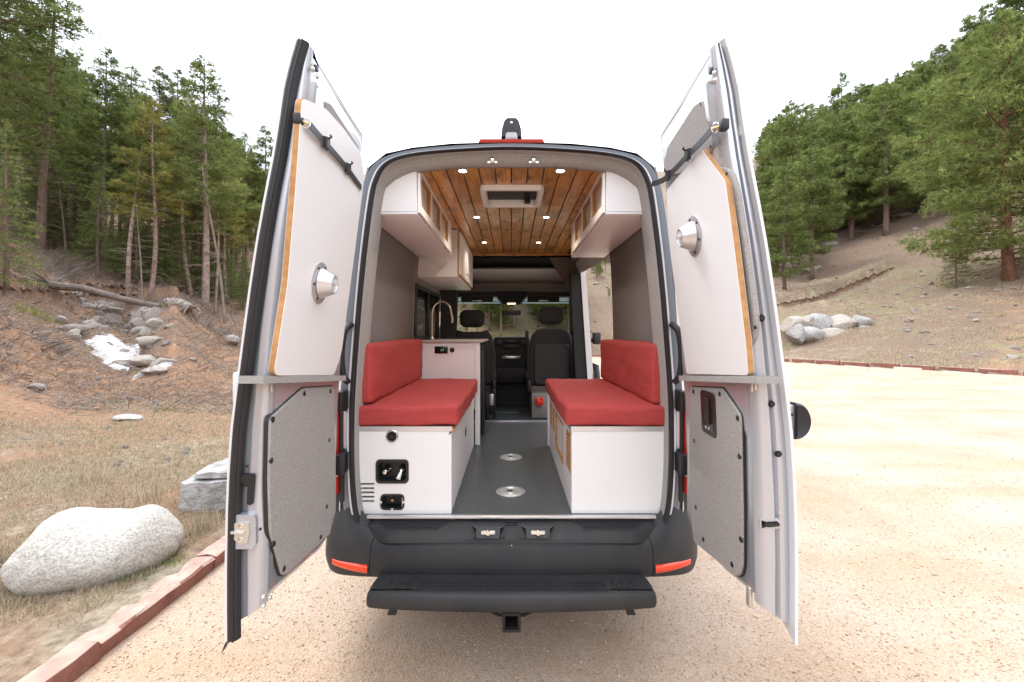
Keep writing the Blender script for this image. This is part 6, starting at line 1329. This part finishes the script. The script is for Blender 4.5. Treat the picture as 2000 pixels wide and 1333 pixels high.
MB().box(c.x-.022, c.x+.001, c.y-.016, c.y+.03, c.z-.055, c.z+.055, .004).build('buffer_bracket', 'paint', dR)
for dz in (-.022, .022): MB().lathe([(0, -.003), (.005, -.002), (.005, .002)], (c.x-.012, c.y-.018, c.z+dz), (0, 1, 0), 10).build('screw', 'black', dR)
# exterior hinge bulges seen past the free edges
for s in (-1, 1):
    for z0, z1, y in ((1.42, 1.53, YF+.03), (2.30, 2.46, YF+.03)):
        xx = Xo(y, (z0+z1)/2); MB().box(min(s*(xx-.004), s*(xx+.020)), max(s*(xx-.004), s*(xx+.020)), y-.02, y+.10, z0, z1, .009).build('outer_moulding', 'white_paint', dL if s < 0 else dR)

# table tops strapped to the doors (loose things)
def tabletop(s, P_, label, r, off0=.008, th_=.020):
    """a flat board with rounded corners and a plywood edge"""
    A = np.array([tuple(D(*p, off0+th_)) for p in P_]); c = A.mean(0); u_, w_, vh = np.linalg.svd(A-c); nrm = vh[2]; nrm = nrm*(-s if nrm[0] > 0 else s)*1.0
    if nrm[0]*(-s) < 0: nrm = -nrm
    A = A-((A-c)@nrm)[:, None]*nrm; ez = np.array([0, 0, 1.])-nrm*nrm[2]; ez /= np.linalg.norm(ez); ey = np.cross(ez, nrm); Q = [((a-c)@ey, (a-c)@ez) for a in A]; Q = rounded(Q, r, 5)
    W = lambda q, d: Vector(c+ey*q[0]+ez*q[1]+nrm*d); t_ = thing('table_top', tuple(c+ez*min(q[1] for q in Q)-nrm*th_), label, 'table top')
    MB().prism([W(q, -.0008) for q in Q], [W(q, -th_+.0008) for q in Q]).build('plywood_core', 'ply', t_, True, 40)
    MB().prism([W(q, .001) for q in Q], [W(q, -.0007) for q in Q]).build('top_face', 'laminate', t_, True, 40)
    MB().prism([W(q, -th_+.0007) for q in Q], [W(q, -th_) for q in Q]).build('back_face', 'laminate', t_, True, 40)
    return t_, c, nrm, W
tL, cL, nL, WLf = tabletop(-1, [(594, 192), (640, 213), (671, 251), (703, 300), (709, 345), (668, 690), (655, 733.5), (532, 733.5), (556, 560), (575, 380)], 'tall white table top with a plywood edge strapped to the left van door', .03)
tR, cR, nR_, WRf = tabletop(1, [(1303, 372), (1367, 292), (1414, 355), (1436, 480), (1459, 661), (1461, 733.5), (1338, 731), (1320, 560), (1307, 450)], 'smaller white table top with cut corners strapped to the right van door', .014)
def pedestal(t_, px, py, c0, nrm, sgn):
    ray = Vector(((px-HX)/F, 1, (HY-py)/F)); o = Vector((0, 0, CH)); n_ = Vector(nrm); p = o+ray*((Vector(c0)-o).dot(n_)/ray.dot(n_))
    ft = MB().lathe([(.080, .001), (.080, .004), (.074, .006), (.050, .007)], p, n_, 40).build('socket_flange', 'alu', t_)
    MB().lathe([(.050, .006), (.058, .012), (.051, .026), (.038, .054), (.036, .058), (.032, .058), (.031, .054), (.028, .040), (0, .040)], p, n_, 40).build('leg_socket', 'alu', t_)
    a = n_.orthogonal().normalized(); b = n_.cross(a)
    for i in range(6): q = p+(a*math.cos(i*PI/3+.4)+b*math.sin(i*PI/3+.4))*.066; MB().lathe([(0, .010), (.005, .009), (.006, .005)], q, n_, 8).build('screw', 'black', ft)
pedestal(tL, 624, 553.5, cL, nL, -1); pedestal(tR, 1356, 461.5, cR, nR_, 1)
# straps
def strap(s, P_, bk_, hook, label, tail=None):
    t_ = thing('strap', tuple(D(*P_[0], .04)), label, 'strap'); pts = [D(*p, .036) for p in P_]
    pts = [Vector(q) for q in catmull([tuple(p) for p in pts], 6)]; w = .013; V = []; Fc = []
    for i, p in enumerate(pts):
        d = (pts[min(i+1, len(pts)-1)]-pts[max(i-1, 0)]).normalized(); up = Vector((0, 0, 1)); side = (up-d*up.dot(d)).normalized(); nn = d.cross(side); nn = nn if nn.x*(-s) > 0 else -nn
        for a, b in ((-w, 0), (w, 0), (w, .003), (-w, .003)): V.append(p+side*a+nn*b)
    k = len(pts)
    for i in range(k-1):
        for j in range(4): Fc.append((i*4+j, i*4+(j+1) % 4, (i+1)*4+(j+1) % 4, (i+1)*4+j))
    Fc += [(0, 1, 2, 3), (4*k-4, 4*k-1, 4*k-2, 4*k-3)]
    mk('webbing', V, Fc, 'rubber', t_)
    for f in bk_:
        i = int(f*(k-1)); d = (pts[min(i+1, k-1)]-pts[max(i-1, 0)]).normalized(); side = Vector((0, 0, 1)); side = (side-d*side.dot(d)).normalized(); nn = d.cross(side); nn = nn if nn.x*(-s) > 0 else -nn
        q = pts[i]; A = [q+d*a+side*b for a, b in ((-.018, -.020), (.018, -.020), (.018, .020), (-.018, .020))]; MB().prism([a-nn*.003 for a in A], [a+nn*.012+(q-a)*.12 for a in A]).build('buckle', 'black', t_)
        MB().tube([q+nn*.012+side*.016, q+nn*.022+side*.024, q+nn*.018+side*.030], .004, 5).build('buckle_tab', 'black', t_)
    h0 = D(*hook, .012); h1 = D(*P_[0], .036)
    MB().box(h0.x-.012, h0.x+.012, h0.y-.014, h0.y+.014, h0.z-.017, h0.z+.017, .004).build('door_anchor', 'black', t_)
    MB().tube([h0, h0.lerp(h1, .5), h1], .004, 8).build('hook', 'brass', t_)
    m_ = h0.lerp(h1, .75); dd = (h1-h0).normalized(); sd_ = Vector((0, 0, 1)); sd_ = (sd_-dd*sd_.dot(dd)).normalized(); MB().tube([m_+dd*.012*math.cos(a)+sd_*.016*math.sin(a) for a in np.linspace(0, 2*PI, 16, endpoint=False)], .0022, 6, True).build('ring', 'chrome', t_)
    return t_
strap(-1, [(603, 243), (622, 265), (650, 297), (678, 330), (705, 367)], (.40, .78), (583, 234), 'black buckled strap holding the tall table top to the left door')
strap(1, [(1392, 252), (1370, 278), (1345, 303), (1318, 332), (1296, 352), (1274, 360)], (.42, .72), (1414, 245), 'black buckled strap holding the smaller table top to the right door')
